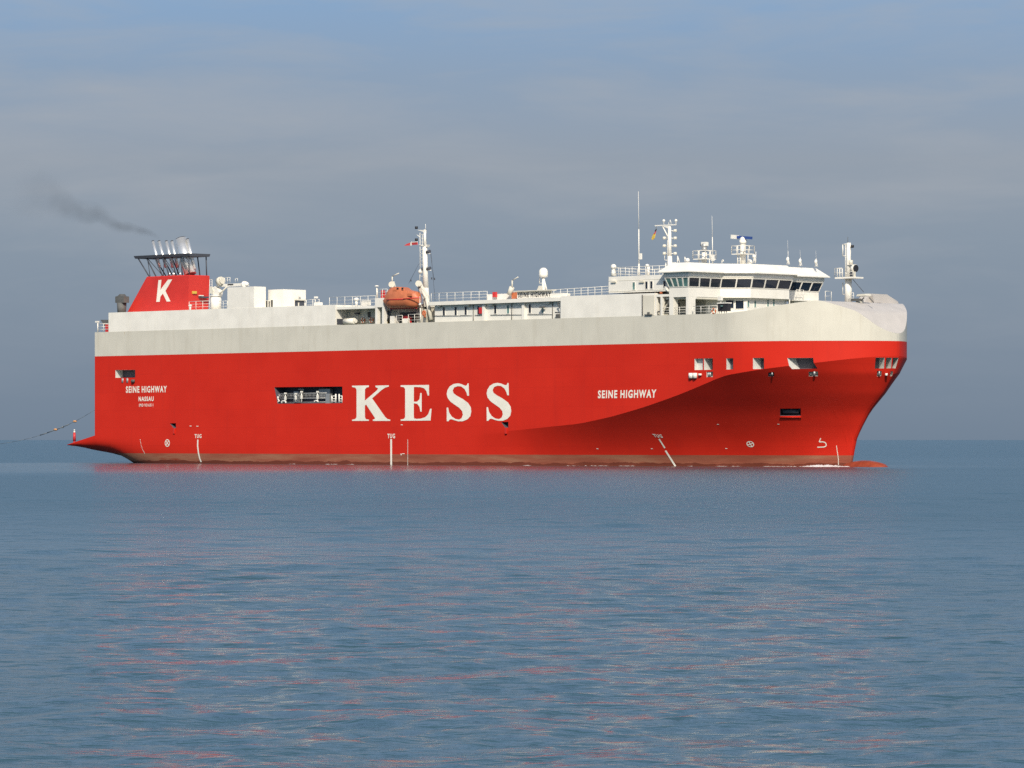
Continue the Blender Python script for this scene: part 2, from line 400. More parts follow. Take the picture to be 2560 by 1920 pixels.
# Y = -half: outward normal is (-d half/dX, -1, -d half/dz) for the starboard side
ship = thing('car_carrier_ship', 'large red hulled car carrier with white superstructure lying on calm sea', 'ship')

def hull_mesh():
    bm = bmesh.new()
    Xs = sorted(set(list(np.arange(0, 33, 1.0))+list(np.arange(33, 62, 5.0))+list(np.arange(62, 123.7, 1.5))+[XF]
        + [XF+(XT-.02-XF)*(1-(1-u)**1.8) for u in np.linspace(0, 1, 46)[1:]]+[133.2,133.45,133.8,134.1]))
    nl, nu = 26, 7; rows = []
    for X in Xs:
        k = zk(X) if X > 72 else max(zcorner(X), 3.6); zl = zlow(X)
        tl = np.linspace(0, 1, nl)**1.15
        zs = [zl+(k-zl)*t_ for t_ in tl]+list(np.linspace(k, ZR, nu))[1:]
        st = [bm.verts.new((X, -max(half(X, z), .02), z)) for z in zs]
        po = [bm.verts.new((X, max(half(X, z), .02), z)) for z in zs]
        rows.append((st, po))
    n = nl+nu-1
    for (a, b), (c, d) in zip(rows, rows[1:]):
        for i in range(n-1):
            f = bm.faces.new((a[i], c[i], c[i+1], a[i+1])); f.smooth = True
            f = bm.faces.new((b[i], b[i+1], d[i+1], d[i])); f.smooth = True
        bm.faces.new((a[0], b[0], d[0], c[0])); bm.faces.new((a[-1], c[-1], d[-1], b[-1]))
        if a[0].co.x > 79:
            for p in ((a, c), (b, d)):
                e = bm.edges.get((p[0][nl-1], p[1][nl-1]))
                if e: e.smooth = False
    for r_, fl in ((rows[0], False), (rows[-1], True)):
        loop = r_[0]+list(reversed(r_[1])); bm.faces.new(loop if not fl else list(reversed(loop)))
    bmesh.ops.recalc_face_normals(bm, faces=bm.faces)
    for e in bm.edges:
        if len(e.link_faces) == 2 and e.calc_face_angle(0) > R(38): e.smooth = False
    me = bpy.data.meshes.new('hull'); bm.to_mesh(me); bm.free(); return me
hull_me = hull_mesh()
# openings cut into the starboard side: (outline in photo pixels, depth, lining)
OPEN = [
 ([(288.7,925),(338,924.6),(338,944),(288.7,944.4)], 1.4, 3),
 ([(424.5,1058.3),(439.8,1058),(439.8,1070.3),(434,1070.3)], .7, 2),
 ([(686,968),(856,966.2),(856,1008),(694,1009.5)], 1.9, 2),
 ([(1252.5,1055),(1271,1054.6),(1271,1069),(1263,1069)], .7, 2),
 ([(1736.5,896.5),(1757.5,896),(1757.5,924.6),(1736.5,925)], .55, 1),
 ([(1760,896),(1782,895.6),(1782,924.3),(1760,924.8)], 1.5, 3),
 ([(1816.2,895.6),(1833,895.4),(1833,923.4),(1816.2,923.8)], .8, 3),
 ([(1882.5,895),(1910,894.6),(1910,922.3),(1882.5,922.6)], 1.5, 3, 'y'),
 ([(1968.5,895),(2033,894.5),(2044,921.5),(1980,922.6)], 1.5, 3, 'y'),
 ([(2189,894),(2211.5,894),(2210,921),(2187,921.5)], 1.3, 3, 'x'),
 ([(2215.5,894),(2229.5,894),(2227.8,920.7),(2213.8,921)], 1.3, 3, 'x'),
 ([(2232,894),(2247,894),(2244.5,920.5),(2230.4,920.7)], 1.3, 3, 'x'),
 ([(1766.5,929.5),(1782.5,929),(1782.5,942.5),(1766.5,943)], .5, 1),
 ([(1920.5,931),(1935.5,930.6),(1935.5,941),(1920.5,941.5)], .5, 2),
 ([(2021.5,929),(2045,928.5),(2045.5,940),(2022,940.6)], .5, 1),
 ([(2192.5,927.5),(2204,927.5),(2203,940),(2192,940.4)], .5, 1),
 ([(2226.5,928),(2233,928),(2231,940),(2225,940.4)], .5, 1),
 ([(1950,1021.5),(2002,1021),(2002,1039),(1950,1039.6)], 1.0, 2),
]
def cutter():
    me = bpy.data.meshes.new('cut'); vs = []; fs = []; mi = []
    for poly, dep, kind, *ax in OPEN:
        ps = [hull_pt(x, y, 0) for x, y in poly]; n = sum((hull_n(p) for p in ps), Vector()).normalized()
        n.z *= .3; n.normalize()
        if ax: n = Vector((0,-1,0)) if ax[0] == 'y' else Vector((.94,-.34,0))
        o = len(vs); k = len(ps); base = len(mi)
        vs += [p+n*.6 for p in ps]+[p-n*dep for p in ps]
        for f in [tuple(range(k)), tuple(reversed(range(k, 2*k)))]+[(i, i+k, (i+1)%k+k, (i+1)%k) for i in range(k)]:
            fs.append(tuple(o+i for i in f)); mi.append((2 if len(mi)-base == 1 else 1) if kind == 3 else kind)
    me.from_pydata(vs, [], fs); b = bmesh.new(); b.from_mesh(me); bmesh.ops.recalc_face_normals(b, faces=b.faces); b.to_mesh(me); b.free()
    for i, f in enumerate(me.polygons): f.material_index = mi[i]
    return me
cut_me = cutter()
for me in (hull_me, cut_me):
    for k in ('hull', 'recess', 'recess_shade'): me.materials.append(M[k])
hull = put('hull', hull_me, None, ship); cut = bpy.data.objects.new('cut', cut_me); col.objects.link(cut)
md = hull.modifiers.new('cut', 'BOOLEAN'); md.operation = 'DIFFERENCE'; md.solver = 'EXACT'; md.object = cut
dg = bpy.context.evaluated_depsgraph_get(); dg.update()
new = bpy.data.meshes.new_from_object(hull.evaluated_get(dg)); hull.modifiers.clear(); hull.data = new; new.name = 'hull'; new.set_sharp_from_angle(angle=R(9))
bpy.data.objects.remove(cut)

# stern counter: the low overhang aft of the transom
def counter():
    mb = MB(); rings = []
    for X in np.linspace(-6.45, 0, 14):
        zt = zcorner(X); zb = zbot(X); ring = []
        zs = [zb+(zt-zb)*(1-math.cos(math.pi/2*i/14)) for i in range(15)]
        st = [(X, -half(X, z)*(1 if z < zt-1e-6 else 1), z) for z in zs]; ring = st+[(X, -y, z) for X, y, z in reversed(st[1:])]
        rings.append(ring)
    mb.loft(rings, caps=False); mb.add(rings[0], [tuple(range(len(rings[0])))])
    me = mb.mesh('stern_counter'); me.set_sharp_from_angle(angle=R(40)); return me
put('stern_counter', counter(), 'hull', ship)
# bulb: just awash ahead of the stem
def bulb():
    mb = MB(); rings = []
    for X, zt, zb, hb in ((130.5,-.3,-3,.5),(132.5,.45,-3,1.0),(134,.7,-3,1.5),(135.3,.84,-3,1.75),(136.6,.80,-3,1.8),(137.8,.62,-2.8,1.6),(138.7,.40,-2.4,1.2),(139.3,.0,-2,.7),(139.6,-.5,-1.5,.15)):
        zc, rz = (zt+zb)/2, (zt-zb)/2
        rings.append([(X, hb*math.cos(a), zc+rz*math.sin(a)) for a in np.linspace(0, 2*math.pi, 24, endpoint=False)])
    return mb.loft(rings)
M['bulb'] = mat('bulb_paint', (.25,.05,.025), .35, var=.25, scale=.8)
put('bulbous_bow', bulb(), 'bulb', ship)

# grey upper strake with the sloping whaleback over the bow
_zt = smooth_tab([(XF,19.09),(126.5,19.30),(129.5,19.75),(133,20.3),(134.6,20.5),(135.4,20.45),(136.6,20.0),(138.4,19.2),(139.2,18.3),(140.1,17.2),(140.6,16.75),(141,16.45)])
def ztop(X): return ZD if X <= XF else float(np.interp(X, *_zt))
def strake():
    mb = MB(); Xs = list(np.arange(0, 123, 8.0))+[XF]+[XF+(XT-.02-XF)*(1-(1-u)**1.8) for u in np.linspace(0, 1, 60)[1:]]
    S = []; T = []
    for X in Xs:
        zt = ztop(X); b = max(btop(X), .02); S.append([(X, -b, z) for z in np.linspace(ZR+.002, zt, 5)]); T.append([(X, b, z) for z in np.linspace(ZR+.002, zt, 5)])
    mb.loft(S, closed=False); mb.loft(T, closed=False)
    mb.add(S[0]+list(reversed(T[0])), [tuple(range(10))]); mb.add(S[-1]+list(reversed(T[-1])), [tuple(range(10))])
    me = mb.mesh('sheer_strake'); me.set_sharp_from_angle(angle=R(30)); return me
put('sheer_strake', strake(), 'grey', ship)
def topdeck(x0, x1, name, m):
    mb = MB(); Xs = [x for x in list(np.arange(0, 123, 8.0))+[XF]+[XF+(XT-.02-XF)*(1-(1-u)**1.8) for u in np.linspace(0, 1, 60)[1:]] if x0-1e-6 <= x <= x1+1e-6]
    mb.loft([[(X, -max(btop(X), .02), ztop(X)) , (X, max(btop(X), .02), ztop(X))] for X in Xs], closed=False)
    me = mb.mesh(name)
    if me.polygons[0].normal.z < 0: me.flip_normals()
    me.set_sharp_from_angle(angle=R(14)); return put(name, me, m, ship)
topdeck(0, XF, 'main_deck', 'deck')
topdeck(XF, XT, 'whaleback_foredeck', 'fore')

# ------------------------------------------------------------------ lettering and marks on the hull side
def flat(name, polys, parent, m='letter', off=.035, label=None, mapf=hull_pt):
    """filled outlines given in photo pixels, laid on the hull plating"""
    from mathutils.geometry import tessellate_polygon
    vs = []; fs = []
    for poly in polys:
        o = len(vs); vs += [mapf(x, y, off) for x, y in poly]
        if len(poly) == 4: fs.append((o, o+1, o+2, o+3))
        else: fs += [tuple(o+i for i in t_) for t_ in tessellate_polygon([[Vector((x, y, 0)) for x, y in poly]])]
    me = bpy.data.meshes.new(name); me.from_pydata(vs, [], fs); me.update()
    for p in me.polygons:
        if p.normal.dot(Vector((.5,-.8,0))) < 0: p.flip()
    return put(name, me, m, parent, label)
def text_mesh(body, bold=.03):
    c = bpy.data.curves.new('t', 'FONT'); c.body = body; c.size = 1; c.offset = bold; c.resolution_u = 3; c.space_character = 1.24; c.space_word = .8
    o = bpy.data.objects.new('t', c); col.objects.link(o); dg = bpy.context.evaluated_depsgraph_get(); dg.update()
    me = bpy.data.meshes.new_from_object(o.evaluated_get(dg)); bpy.data.objects.remove(o)
    vs = np.array([v.co[:2] for v in me.vertices]); fs = [tuple(p.vertices) for p in me.polygons]; bpy.data.meshes.remove(me)
    vs -= vs.min(0); vs /= vs.max(0); return vs, fs
def text(name, body, quad, parent, m='letter', off=.035, bold=.03, mapf=hull_pt, label=None):
    """quad: photo pixels of lower-left, lower-right, upper-right, upper-left of the lettering"""
    vs, fs = text_mesh(body, bold); q = [np.array(p, float) for p in quad]
    co = [mapf(*(q[0]*(1-u)*(1-v)+q[1]*u*(1-v)+q[2]*u*v+q[3]*(1-u)*v), off) for u, v in vs]
    par = list(range(len(co)))                       # every letter its own part: split into connected pieces
    def root(i):
        while par[i] != i: par[i] = par[par[i]]; i = par[i]
        return i
    for f in fs:
        for k in f[1:]: par[root(k)] = root(f[0])
    groups = {}
    for f in fs: groups.setdefault(root(f[0]), []).append(f)
    for g in sorted(groups.values(), key=lambda g: min(vs[i][0] for f in g for i in f)):
        ids = sorted({i for f in g for i in f}); ix = {i: k for k, i in enumerate(ids)}
        me = bpy.data.meshes.new(name); me.from_pydata([co[i] for i in ids], [], [tuple(ix[i] for i in f) for f in g]); me.update()
        for p in me.polygons:
            if p.normal.dot(Vector((.5,-.8,0))) < 0: p.flip()
        put(name, me, m, parent)
def c2(pts, dx=0, dy=0): return [(660+.28933*(x+dx), 920+.28933*(y+dy)) for x, y in pts]
LK = [(762,153),(908,150),(908,164),(886,170),(874,186),(873,282),(978,192),(988,176),(966,166),(964,152),(1080,149),(1080,161),(1050,169),(1020,188),(936,262),(1050,425),(1068,440),(1093,446),(1093,457),(942,457),(942,446),(960,440),(958,428),(884,316),(873,326),(874,425),(882,442),(908,446),(908,457),(762,457),(762,447),(790,441),(801,425),(801,186),(790,170),(762,164)]
LE = [(1182,149),(1427,146),(1428,238),(1416,238),(1405,200),(1385,175),(1350,165),(1297,164),(1296,292),(1325,290),(1345,270),(1352,216),(1364,216),(1364,377),(1353,377),(1345,335),(1325,310),(1296,305),(1296,425),(1300,436),(1320,440),(1355,438),(1395,425),(1420,400),(1437,352),(1450,352),(1441,454),(1182,456),(1182,445),(1210,440),(1221,425),(1221,182),(1210,166),(1182,162)]
LS = [(1773,240),(1758,240),(1752,215),(1735,182),(1705,160),(1675,157),(1645,168),(1632,195),(1640,218),(1665,238),(1720,268),(1765,302),(1788,338),(1793,375),(1785,415),(1760,443),(1720,460),(1680,460),(1650,452),(1620,442),(1605,446),(1596,460),(1581,460),(1580,342),(1592,342),(1602,385),(1625,420),(1655,440),(1685,446),(1708,435),(1720,405),(1715,375),(1690,345),(1650,318),(1612,290),(1588,258),(1580,225),(1587,190),(1607,158),(1640,138),(1675,132),(1705,138),(1730,149),(1745,153),(1755,148),(1761,133),(1770,133)]
for L, d in ((LK, (0,0)), (LE, (0,0)), (LS, (0,0)), (LS, (345,-4))): flat('letter', [c2(L, *d)], hull, label='large white serif letter')
text('letter', 'SEINE HIGHWAY', [(315.2,982.4),(417.5,980.9),(417.5,964.4),(315.2,965.6)], hull, bold=.034, label='SEINE HIGHWAY in white near the stern')
text('letter', 'NASSAU', [(347,1003.2),(384.6,1002.7),(384.6,991),(347,991.5)], hull, bold=.034, label='NASSAU in white')
text('letter', 'IMO 9316311', [(348,1016.9),(383.5,1016.5),(383.5,1008.6),(348,1009)], hull, bold=.02, label='small white number line')
text('letter', 'SEINE HIGHWAY', [(1495,996),(1640.5,994.5),(1641.5,973.5),(1495.5,976)], hull, bold=.034, label='SEINE HIGHWAY in white near the bow')
text('letter', 'TUG', [(487,1095.4),(504,1095.2),(504,1085),(487,1085.2)], hull, bold=.034)
text('letter', 'TUG', [(969,1096),(988,1095.8),(988,1084),(969,1084.2)], hull, bold=.034)
text('letter', 'TUG', [(1637,1093),(1658,1094.5),(1654,1086),(1630,1084)], hull, bold=.03)
def stroke(pts, w): 
    """a painted line of pixel width w along pts"""
    out = []
    for (x0, y0), (x1, y1) in zip(pts, pts[1:]):
        l = math.hypot(x1-x0, y1-y0); nx, ny = -(y1-y0)/l*w/2, (x1-x0)/l*w/2
        out.append([(x0+nx, y0+ny), (x1+nx, y1+ny), (x1-nx, y1-ny), (x0-nx, y0-ny)])
    return out
def line(pts, w, n=6):
    P = []
    for a, b in zip(pts, pts[1:]): P += [(a[0]+(b[0]-a[0])*i/n, a[1]+(b[1]-a[1])*i/n) for i in range(n)]
    return stroke(P+[pts[-1]], w)
flat('tug_mark', line([(495,1099),(494.6,1115),(496.5,1132),(500,1147),(503.5,1155)], 3.2), hull)
flat('tug_mark', line([(978.3,1098),(978.5,1162)], 4.4, 10), hull)
flat('tug_mark', line([(1648,1097),(1662.5,1120)], 3.4), hull); flat('tug_mark', line([(1664,1126),(1689,1165.5)], 4.2), hull)
def thruster(cx, cy, rx, ry, tilt):
    n = 24; co, si = math.cos(tilt), math.sin(tilt)
    pt = lambda a, f: (cx+f*(rx*math.cos(a)*co-ry*math.sin(a)*si), cy+f*(rx*math.cos(a)*si+ry*math.sin(a)*co))
    polys = []
    for i in range(n):
        a, b = 2*math.pi*i/n, 2*math.pi*(i+1)/n; polys.append([pt(a, .76), pt(a, 1), pt(b, 1), pt(b, .76)])
    for a in (math.pi/4, 3*math.pi/4): polys += line([pt(a, .74), pt(a+math.pi, .74)], 2.0, 4)
    return polys
flat('thruster_mark', thruster(418.7,1107.5,6.3,9.4,0), hull); flat('thruster_mark', thruster(1876,1110,9.8,7.3,.35), hull)
arc = [(2052,1095),(2048,1104.5),(2057,1104.2),(2063,1106),(2066,1111),(2065,1115),(2060,1117.3),(2043.5,1117.8)]
flat('bulb_mark', line(arc, 2.4, 3), hull)
def stuff(*a): flat(*a)['kind'] = 'stuff'
def draft(pts, n, s=1.7):
    P = []; L = len(pts)-1
    for i in range(n):
        t_ = i/(n-1)*L; k = min(int(t_), L-1); f = t_-k; x = pts[k][0]+(pts[k+1][0]-pts[k][0])*f; y = pts[k][1]+(pts[k+1][1]-pts[k][1])*f
        P.append([(x-s/2,y-s/2),(x+s/2,y-s/2),(x+s/2,y+s/2),(x-s/2,y+s/2)])
    return P
stuff('draft_mark', draft([(351,1099),(353,1112),(357,1124),(362,1133)], 12, 1.5), hull)
stuff('draft_mark', draft([(1019.8,1100),(1019.8,1161)], 22, 1.6), hull)
stuff('draft_mark', draft([(2091.5,1115),(2093.5,1130),(2096,1145),(2096.5,1161)], 17, 2.0), hull)
stuff('load_line', [[(1002,1134),(1004.5,1134),(1004.5,1138),(1002,1138)], [(1006,1133.5),(1012,1133.3),(1012,1134.8),(1006,1135)]], hull)
for x, y in ((1005,1062),(1494,1121.5),(1630,1121.5),(1795,1060.5),(1946,1060),(477,1065),(494,1065.5),(1816,1121)):
    flat('hull_mark', [[(x-2.5,y-.9),(x+2.5,y-.7),(x+2.5,y+.9),(x-2.5,y+.7)]], hull)

M['rust'] = mat('rust_stain', (.42,.33,.20), .8)
for x, y0, y1, w in ((759,816.5,824,1.0),(796,815.6,820,.8),(1098,808,815,.8),(312,829,838,.8),(1500,795,803,.7)):
    flat('rust_streak', [[(x-w/2,y0),(x+w/2,y0),(x+w*.15,y1),(x-w*.15,y1)]], ship, 'rust', .01)
# fittings at the openings of the hull
def fair(x0, x1, y0, y1, m='white', r=.18):
    a, b = hull_pt(x0, y0, .0), hull_pt(x1, y1, .0); n = hull_n(a); k = .12 if m != 'galv' else -.12
    put('fairlead_roller', MB().tube(Vector((a.x, a.y, b.z))+n*k, a+n*k, r, n=8), m, hull); put('fairlead_roller', MB().tube(Vector((b.x, b.y, b.z))+n*k, Vector((b.x, b.y, a.z))+n*k, r, n=8), m, hull)
fair(1728.5,1729.6,945.5,932.5, r=.28); fair(1738.5,1739.6,945.5,932.5, r=.28); fair(1751.5,1752,939,934, r=.22)
fair(1770.5,1774,941,931, 'galv', .14); fair(1925,1930,940,932.5,'galv',.12); fair(2027,2036,939,930,'galv',.16)
fair(2196,2199,939,929,'galv',.12); fair(2214.5,2215.2,938,932,'white',.16)
fair(305.5,306.5,957,945.5,'galv',.2); fair(317.5,318.5,957,945.5,'galv',.2); fair(333,335,956,949,'vent',.24)
for x, y in ((436,1071),(1265.5,1070)):
    p = hull_pt(x, y, 0); mb = MB(); mb.box(p.x-.16, p.x+.16, p.y-.14, p.y+.02, p.z-.75, p.z); put('ladder_hook', mb, 'redp', hull)
# anchor hanging in its pocket
a, b = hull_pt(1957,1033,-.45), hull_pt(1996,1033,-.45)
mb = MB(); mb.tube(a, b, .32, n=10); mb.tube(a.lerp(b, .5), hull_pt(1976,1023,-.7), .2, n=8); mb.tube(a, hull_pt(1954,1025,-.5), .22, .08, n=8); mb.tube(b, hull_pt(1999,1025,-.5), .22, .08, n=8)
put('anchor', mb, 'dark', hull)
a, b = hull_pt(1950,1042,.06), hull_pt(2003,1042,.06); put('anchor_lip', MB().tube(a, b, .10, n=8), 'hull', hull)
# accommodation ladder stowed in the long side opening
def gang():
    Y = -12.05; q = lambda x, y, Y=Y: side(x, y, Y)
    g = MB()
    def bar(a, b, r=.05): g.tube(q(*a), q(*b), r, n=6)
    bar((698,984.5),(817,982.5),.07); bar((698,996.5),(817,995),.07); bar((700,1006),(817,1005),.05); bar((698,984),(698,997),.07)
    for x in np.arange(702, 817, 3.4): bar((x,984.5),(x,996.2),.025)
    put('stowed_gangway', g, 'galv', hull)
    mb = MB(); a, b = q(816.5,1009), q(826.5,984); mb.box(a.x, b.x, -12.25, -11.75, a.z, b.z); put('gangway_end_box', mb, 'galv', hull)
    mb = MB(); a, b = q(787,992), q(815,971.8); mb.box(a.x, b.x, -11.3, -10.75, a.z, b.z); put('winch_casing', mb, 'galv', hull)
    mb = MB(); a, b = q(728,1007), q(740,978.5); mb.box(a.x, b.x, -11.6, -11.2, a.z, b.z); put('winch_casing', mb, 'galv', hull)
    for x0, x1 in ((830,839.5),(848,856)):
        mb = MB(); 
        for x in (x0, x1): mb.tube(q(x,1007,-12.4), q(x,985 if (x0 == 830) == (x == x1) else 989,-12.4), .11, n=6)
        for y in (990,997,1003): mb.tube(q(x0,y,-12.4), q(x1,y,-12.4), .06, n=6)
        put('guard_rail', mb, 'white', hull)
    for x, y0, y1 in ((713.5,1008,983),(754,1006,979),(794,1006,979),(739.5,1005,984)):
        mb = MB(); mb.tube(q(x,y0,-12.3), q(x,y1,-12.3), .09, n=6); mb.bx(q(x,(y0+y1)/2,-12.35), (.3,.16,.5)); mb.bx(q(x,y1+.5,-12.35), (.34,.2,.22)); put('stanchion', mb, 'white', hull)
    for pts in ([(704,1008),(705.5,1003),(709,1002),(714,1003.5),(715,1008)], [(785.5,1006),(787,1002),(794,1001.5),(795.5,1006)], [(691,1004),(695,1006),(698,1001),(695,999),(695,991)]):
        put('hose_bracket', MB().path([q(*a, -12.4) for a in pts], .10), 'white', hull)
    put('hose_bracket', MB().path([q(x,y,-11.6) for x, y in ((746,973),(758,973.2),(759.5,977))], .07), 'white', hull)
gang()

# ------------------------------------------------------------------ white houses along the top deck
def boxpart(name, x0, x1, y0, y1, z0, z1, m, parent=ship, label=None):
    return put(name, MB().box(x0, x1, y0, y1, z0, z1), m, parent, label)
_wc = {}
def window(parent, c, w, h, nrm='y', m='glass', name='window', depth=.05):
    """a framed window, its mesh shared by every window of that size"""
    key = (round(w,2), round(h,2), nrm, m, name)
    if key not in _wc:
        mb = MB(); f = .07
        for a, b, c0, d in ((-w/2-f,w/2+f,h/2,h/2+f),(-w/2-f,w/2+f,-h/2-f,-h/2),(-w/2-f,-w/2,-h/2,h/2),(w/2,w/2+f,-h/2,h/2)): mb.box(a,b,-depth,.02,c0,d)
        nf = len(mb.f); mb.box(-w/2,w/2,-.015,.02,-h/2,h/2)
        me = mb.mesh(name); me.materials.append(M['white']); me.materials.append(M[m])
        for i, p in enumerate(me.polygons): p.material_index = 1 if i >= nf else 0
        _wc[key] = me
    o = bpy.data.objects.new(name, _wc[key]); col.objects.link(o); o.parent = parent; o.location = c
    if nrm == 'x': o.rotation_euler = (0,0,R(90))
    return o
ZU = 21.86                                           # upper deck
XA0, XA1 = 3.1, sx(838); 
aft = boxpart('deckhouse', XA0, XA1, -12.46, 12.46, ZD+.002, ZU, 'white')
# winch and a dark panel painted as a recess shadow at the forward end of the aft house
q = side(848,803,-11.6)
boxpart('mooring_shade_panel', XA1-.01, XA1+.06, -12.2, -10.6, ZD+.1, side(860,797,-11.5).z, 'dark', aft)
put('mooring_drum', MB().tube(side(862,804,-11.3), side(887,802.5,-11.3), .42, n=14).tube(side(887,802.5,-11.3), side(890,802.5,-11.3), .28, n=10), 'white', ship)
# stern end: rail, floodlight and dark ventilator hood
put('stern_rail', MB().rail([(.3,-12.2,ZD),(XA0-.05,-12.2,ZD)], h=1.25, step=1.4).rail([(.3,-12.2,ZD),(.3,12.2,ZD)], h=1.25, step=2), 'white', ship)
mb = MB(); a = side(244.5,830,-12.2); mb.tube(a, side(244.5,806,-12.2), .09, n=6); mb.bx(side(243,804.5,-12.2), (.5,.4,.22)); put('floodlight_post', mb, 'white', ship)
mb = MB(); P = lambda x, y: side(x, y, -9.0)
mb.prism([P(251,799.5),P(282,799.5),P(282,815),P(261,815)], (0,2.2,0)); put('ventilator_hood', mb, 'vent', ship)
boxpart('stern_locker', 1.05, 1.7, -11.4, -10.8, ZD, ZD+1.15, 'red'); boxpart('stern_winch', 2.2, 3.0, -11.4, -10.4, ZD, ZD+1.1, 'vent')
# dark ventilator beside the funnel
mb = MB(); Y = -10
x0, x1 = sx(297,Y), sx(311.5,Y); c = (x0+x1)/2; zt = lambda y: side(304,y,Y).z
mb.tube((c,Y,ZU), (c,Y,zt(757)), .62, .72, n=14); 
Y = -10.5; mb.prism([side(288,757,Y),side(309.5,756.5,Y),side(309.5,741,Y),side(303,740,Y),side(299,735,Y),side(294,740,Y),side(288,741.5,Y)], (0,1.0,0)); put('deck_ventilator', mb, 'vent', ship)

# funnel
YF, YF2 = -9.0, -5.0
P = lambda x, y: side(x, y, YF)
xb0, xb1, xt0, xt1 = sx(317,YF), sx(469,YF), sx(366,YF), sx(472.5,YF); ztf = side(472.5,687,YF).z
YF2 = front(520.5,773,xb1).y
mb = MB(); ring = lambda x0, x1, z, i=0: [(x0,YF+i,z),(x1,YF+i,z),(x1,YF2-i,z),(x0,YF2-i,z)]
mb.loft([ring(xb0,xb1,ZU), ring(xt0,xt1,ztf-.12), ring(xt0+.08,xt1-.08,ztf,.08)], smooth=False)
M['funnel'] = mat('funnel_red', (.56,.030,.020), .45, var=.08, scale=.5)
funnel = put('funnel', mb, 'funnel', ship)
KF = [(160+.1808*x, 560+.1808*y) for x, y in [(1308,775),(1350,772),(1336,908),(1440,769),(1498,766),(1405,925),(1475,1070),(1422,1073),(1370,962),(1336,1003),(1326,1075),(1278,1077)]]
flat('letter', [KF], funnel, off=.03, mapf=lambda x, y, o: side(x, y, YF)+Vector((0,-o,0)), label='white K on the red funnel side')
fx = lambda x, y: front(x, y, xb1+.03)
mb = MB(); a, b = front(482,734,xt1+.05), front(492,728,xt1+.05); mb.box(a.x-.3, a.x+.02, a.y, b.y, a.z, b.z); put('notice_plate', mb, 'yellow', funnel)
mb = MB(); a, b = front(499,740,xt1+.05), front(509,738,xt1+.05); mb.box(a.x-.3, a.x+.03, a.y, b.y, a.z, b.z); put('lamp', mb, 'white', funnel)
mb = MB(); a, b = front(498,745,xt1), front(516,741.5,xt1); mb.box(a.x-.3, a.x+.5, a.y, b.y, a.z, b.z); put('louvre', mb, 'dark', funnel)
# exhaust platform, struts and pipes
zp = side(440,641,-7).z; YM = (YF+YF2)/2
mb = MB(); xa, xb = sx(347,-8.2), sx(484,-8.2)
ringp = lambda z, g: [(xa-g,YF+.1-g,z),(xb+g*.4,YF+.1-g,z),(xb+g*.4,YF2-.1+g,z),(xa-g,YF2-.1+g,z)]
mb.loft([ringp(zp-.18,0), ringp(zp+.22,.15)], smooth=False); put('exhaust_platform', mb, 'dark', funnel)
zs0 = ztf; xs = np.linspace(xt0+.3, xt1-.3, 7); xp = np.linspace(xa+.5, xb-.5, 7)
for i in range(7):
    for y in (YF+.3, YF2-.3):
        put('strut', MB().tube((xs[i],y,zs0), (xp[i],y,zp-.18), .09, n=6), 'dark', funnel)
        if i < 6 and y < YM: put('brace', MB().tube((xs[i+(i%2)],y+.15,zs0), (xp[i+1-(i%2)],y+.15,zp-.18), .055, n=5), 'dark', funnel)
def pipe(px0, py0, px1, py1, r, Y, cap=True):
    a, b = side(px0,py0,Y), side(px1,py1,Y); a = a+(a-b)*.95; a.z = max(a.z, ztf); mb = MB(); mb.tube(a, b, r, n=16)
    o = put('exhaust_pipe', mb, 'steel', funnel)
    d = (b-a).normalized(); put('exhaust_mouth', MB().tube(b-d*.02, b+d*.12, r*.86, n=14), 'black', funnel)
for px0, px1 in ((391,382.5),(407,398),(424.5,416),(437.5,430),(478,469)): pipe(px0, 637, px1, 604 if px1 < 460 else 599, .24, YM)
a, b = side(476,686,YM-.3), side(452,598,YM-.3); mb = MB(); mb.tube(a, b, .88, n=28); put('exhaust_pipe', mb, 'steel', funnel, label='thickest exhaust pipe')
d = (b-a).normalized(); put('exhaust_mouth', MB().tube(b-d*.02, b+d*.1, .80, n=24), 'black', funnel)
for x in (404,421,424,433,436,450): put('exhaust_elbow', MB().tube(side(x-1,690,YF+.4), side(x+1,682 if x > 410 else 687,YF+.4), .10, n=8), 'steel', funnel)
# rail in front of the funnel
put('deck_rail', MB().rail([(side(473,0,-12.1).x,-12.1,ZU),(sx(524,-12.1),-12.1,ZU)], h=1.2, step=1.6), 'white', ship)
put('mushroom_vent', MB().tube((sx(475.5,-11.5),-11.5,ZU),(sx(475.5,-11.5),-11.5,ZU+.55),.14,n=8).sphere((sx(475.5,-11.5),-11.5,ZU+.65),.28,sc=(1,1,.6)), 'white', ship)
put('ladder', MB().rail([(xt1+.35, YF2-.3, ZU),(xt1+.9, YF2-.3, ZU)], h=4.6, step=.5, bars=14, r=.03), 'white', funnel)

# deck crane
Y = -9.5; P = lambda x, y, Y=Y: side(x, y, Y)
crane = put('deck_crane', MB().tube((P(540,0).x,Y,ZU), (P(540,0).x,Y,P(540,741).z), .78, n=20).tube((P(540,0).x,Y,P(540,741).z), (P(540,0).x,Y,P(540,739).z), .9, n=20), 'white', ship)
mb = MB(); mb.prism([P(533,740,Y-.35),P(546,740,Y-.35),P(548,730,Y-.35),P(543,722,Y-.35),P(536,716,Y-.35),P(533,718,Y-.35)], (0,.7,0)); put('crane_head', mb, 'white', crane)
mb = MB(); mb.prism([P(523,733,Y-.45),P(531,735,Y-.45),P(533,727,Y-.45),P(529,717,Y-.45),P(523,717,Y-.45)], (0,.8,0)); put('winch_housing', mb, 'white2', crane)
mb = MB(); mb.prism([P(538,717),P(543,710.5),P(610,707.5),P(613,714.5),P(568,716.5)], (0,.8,0)); mb.tube(P(609,711.5,Y-.1), P(613,711.5,Y-.1), .5, n=12); put('jib', mb, 'white', crane)
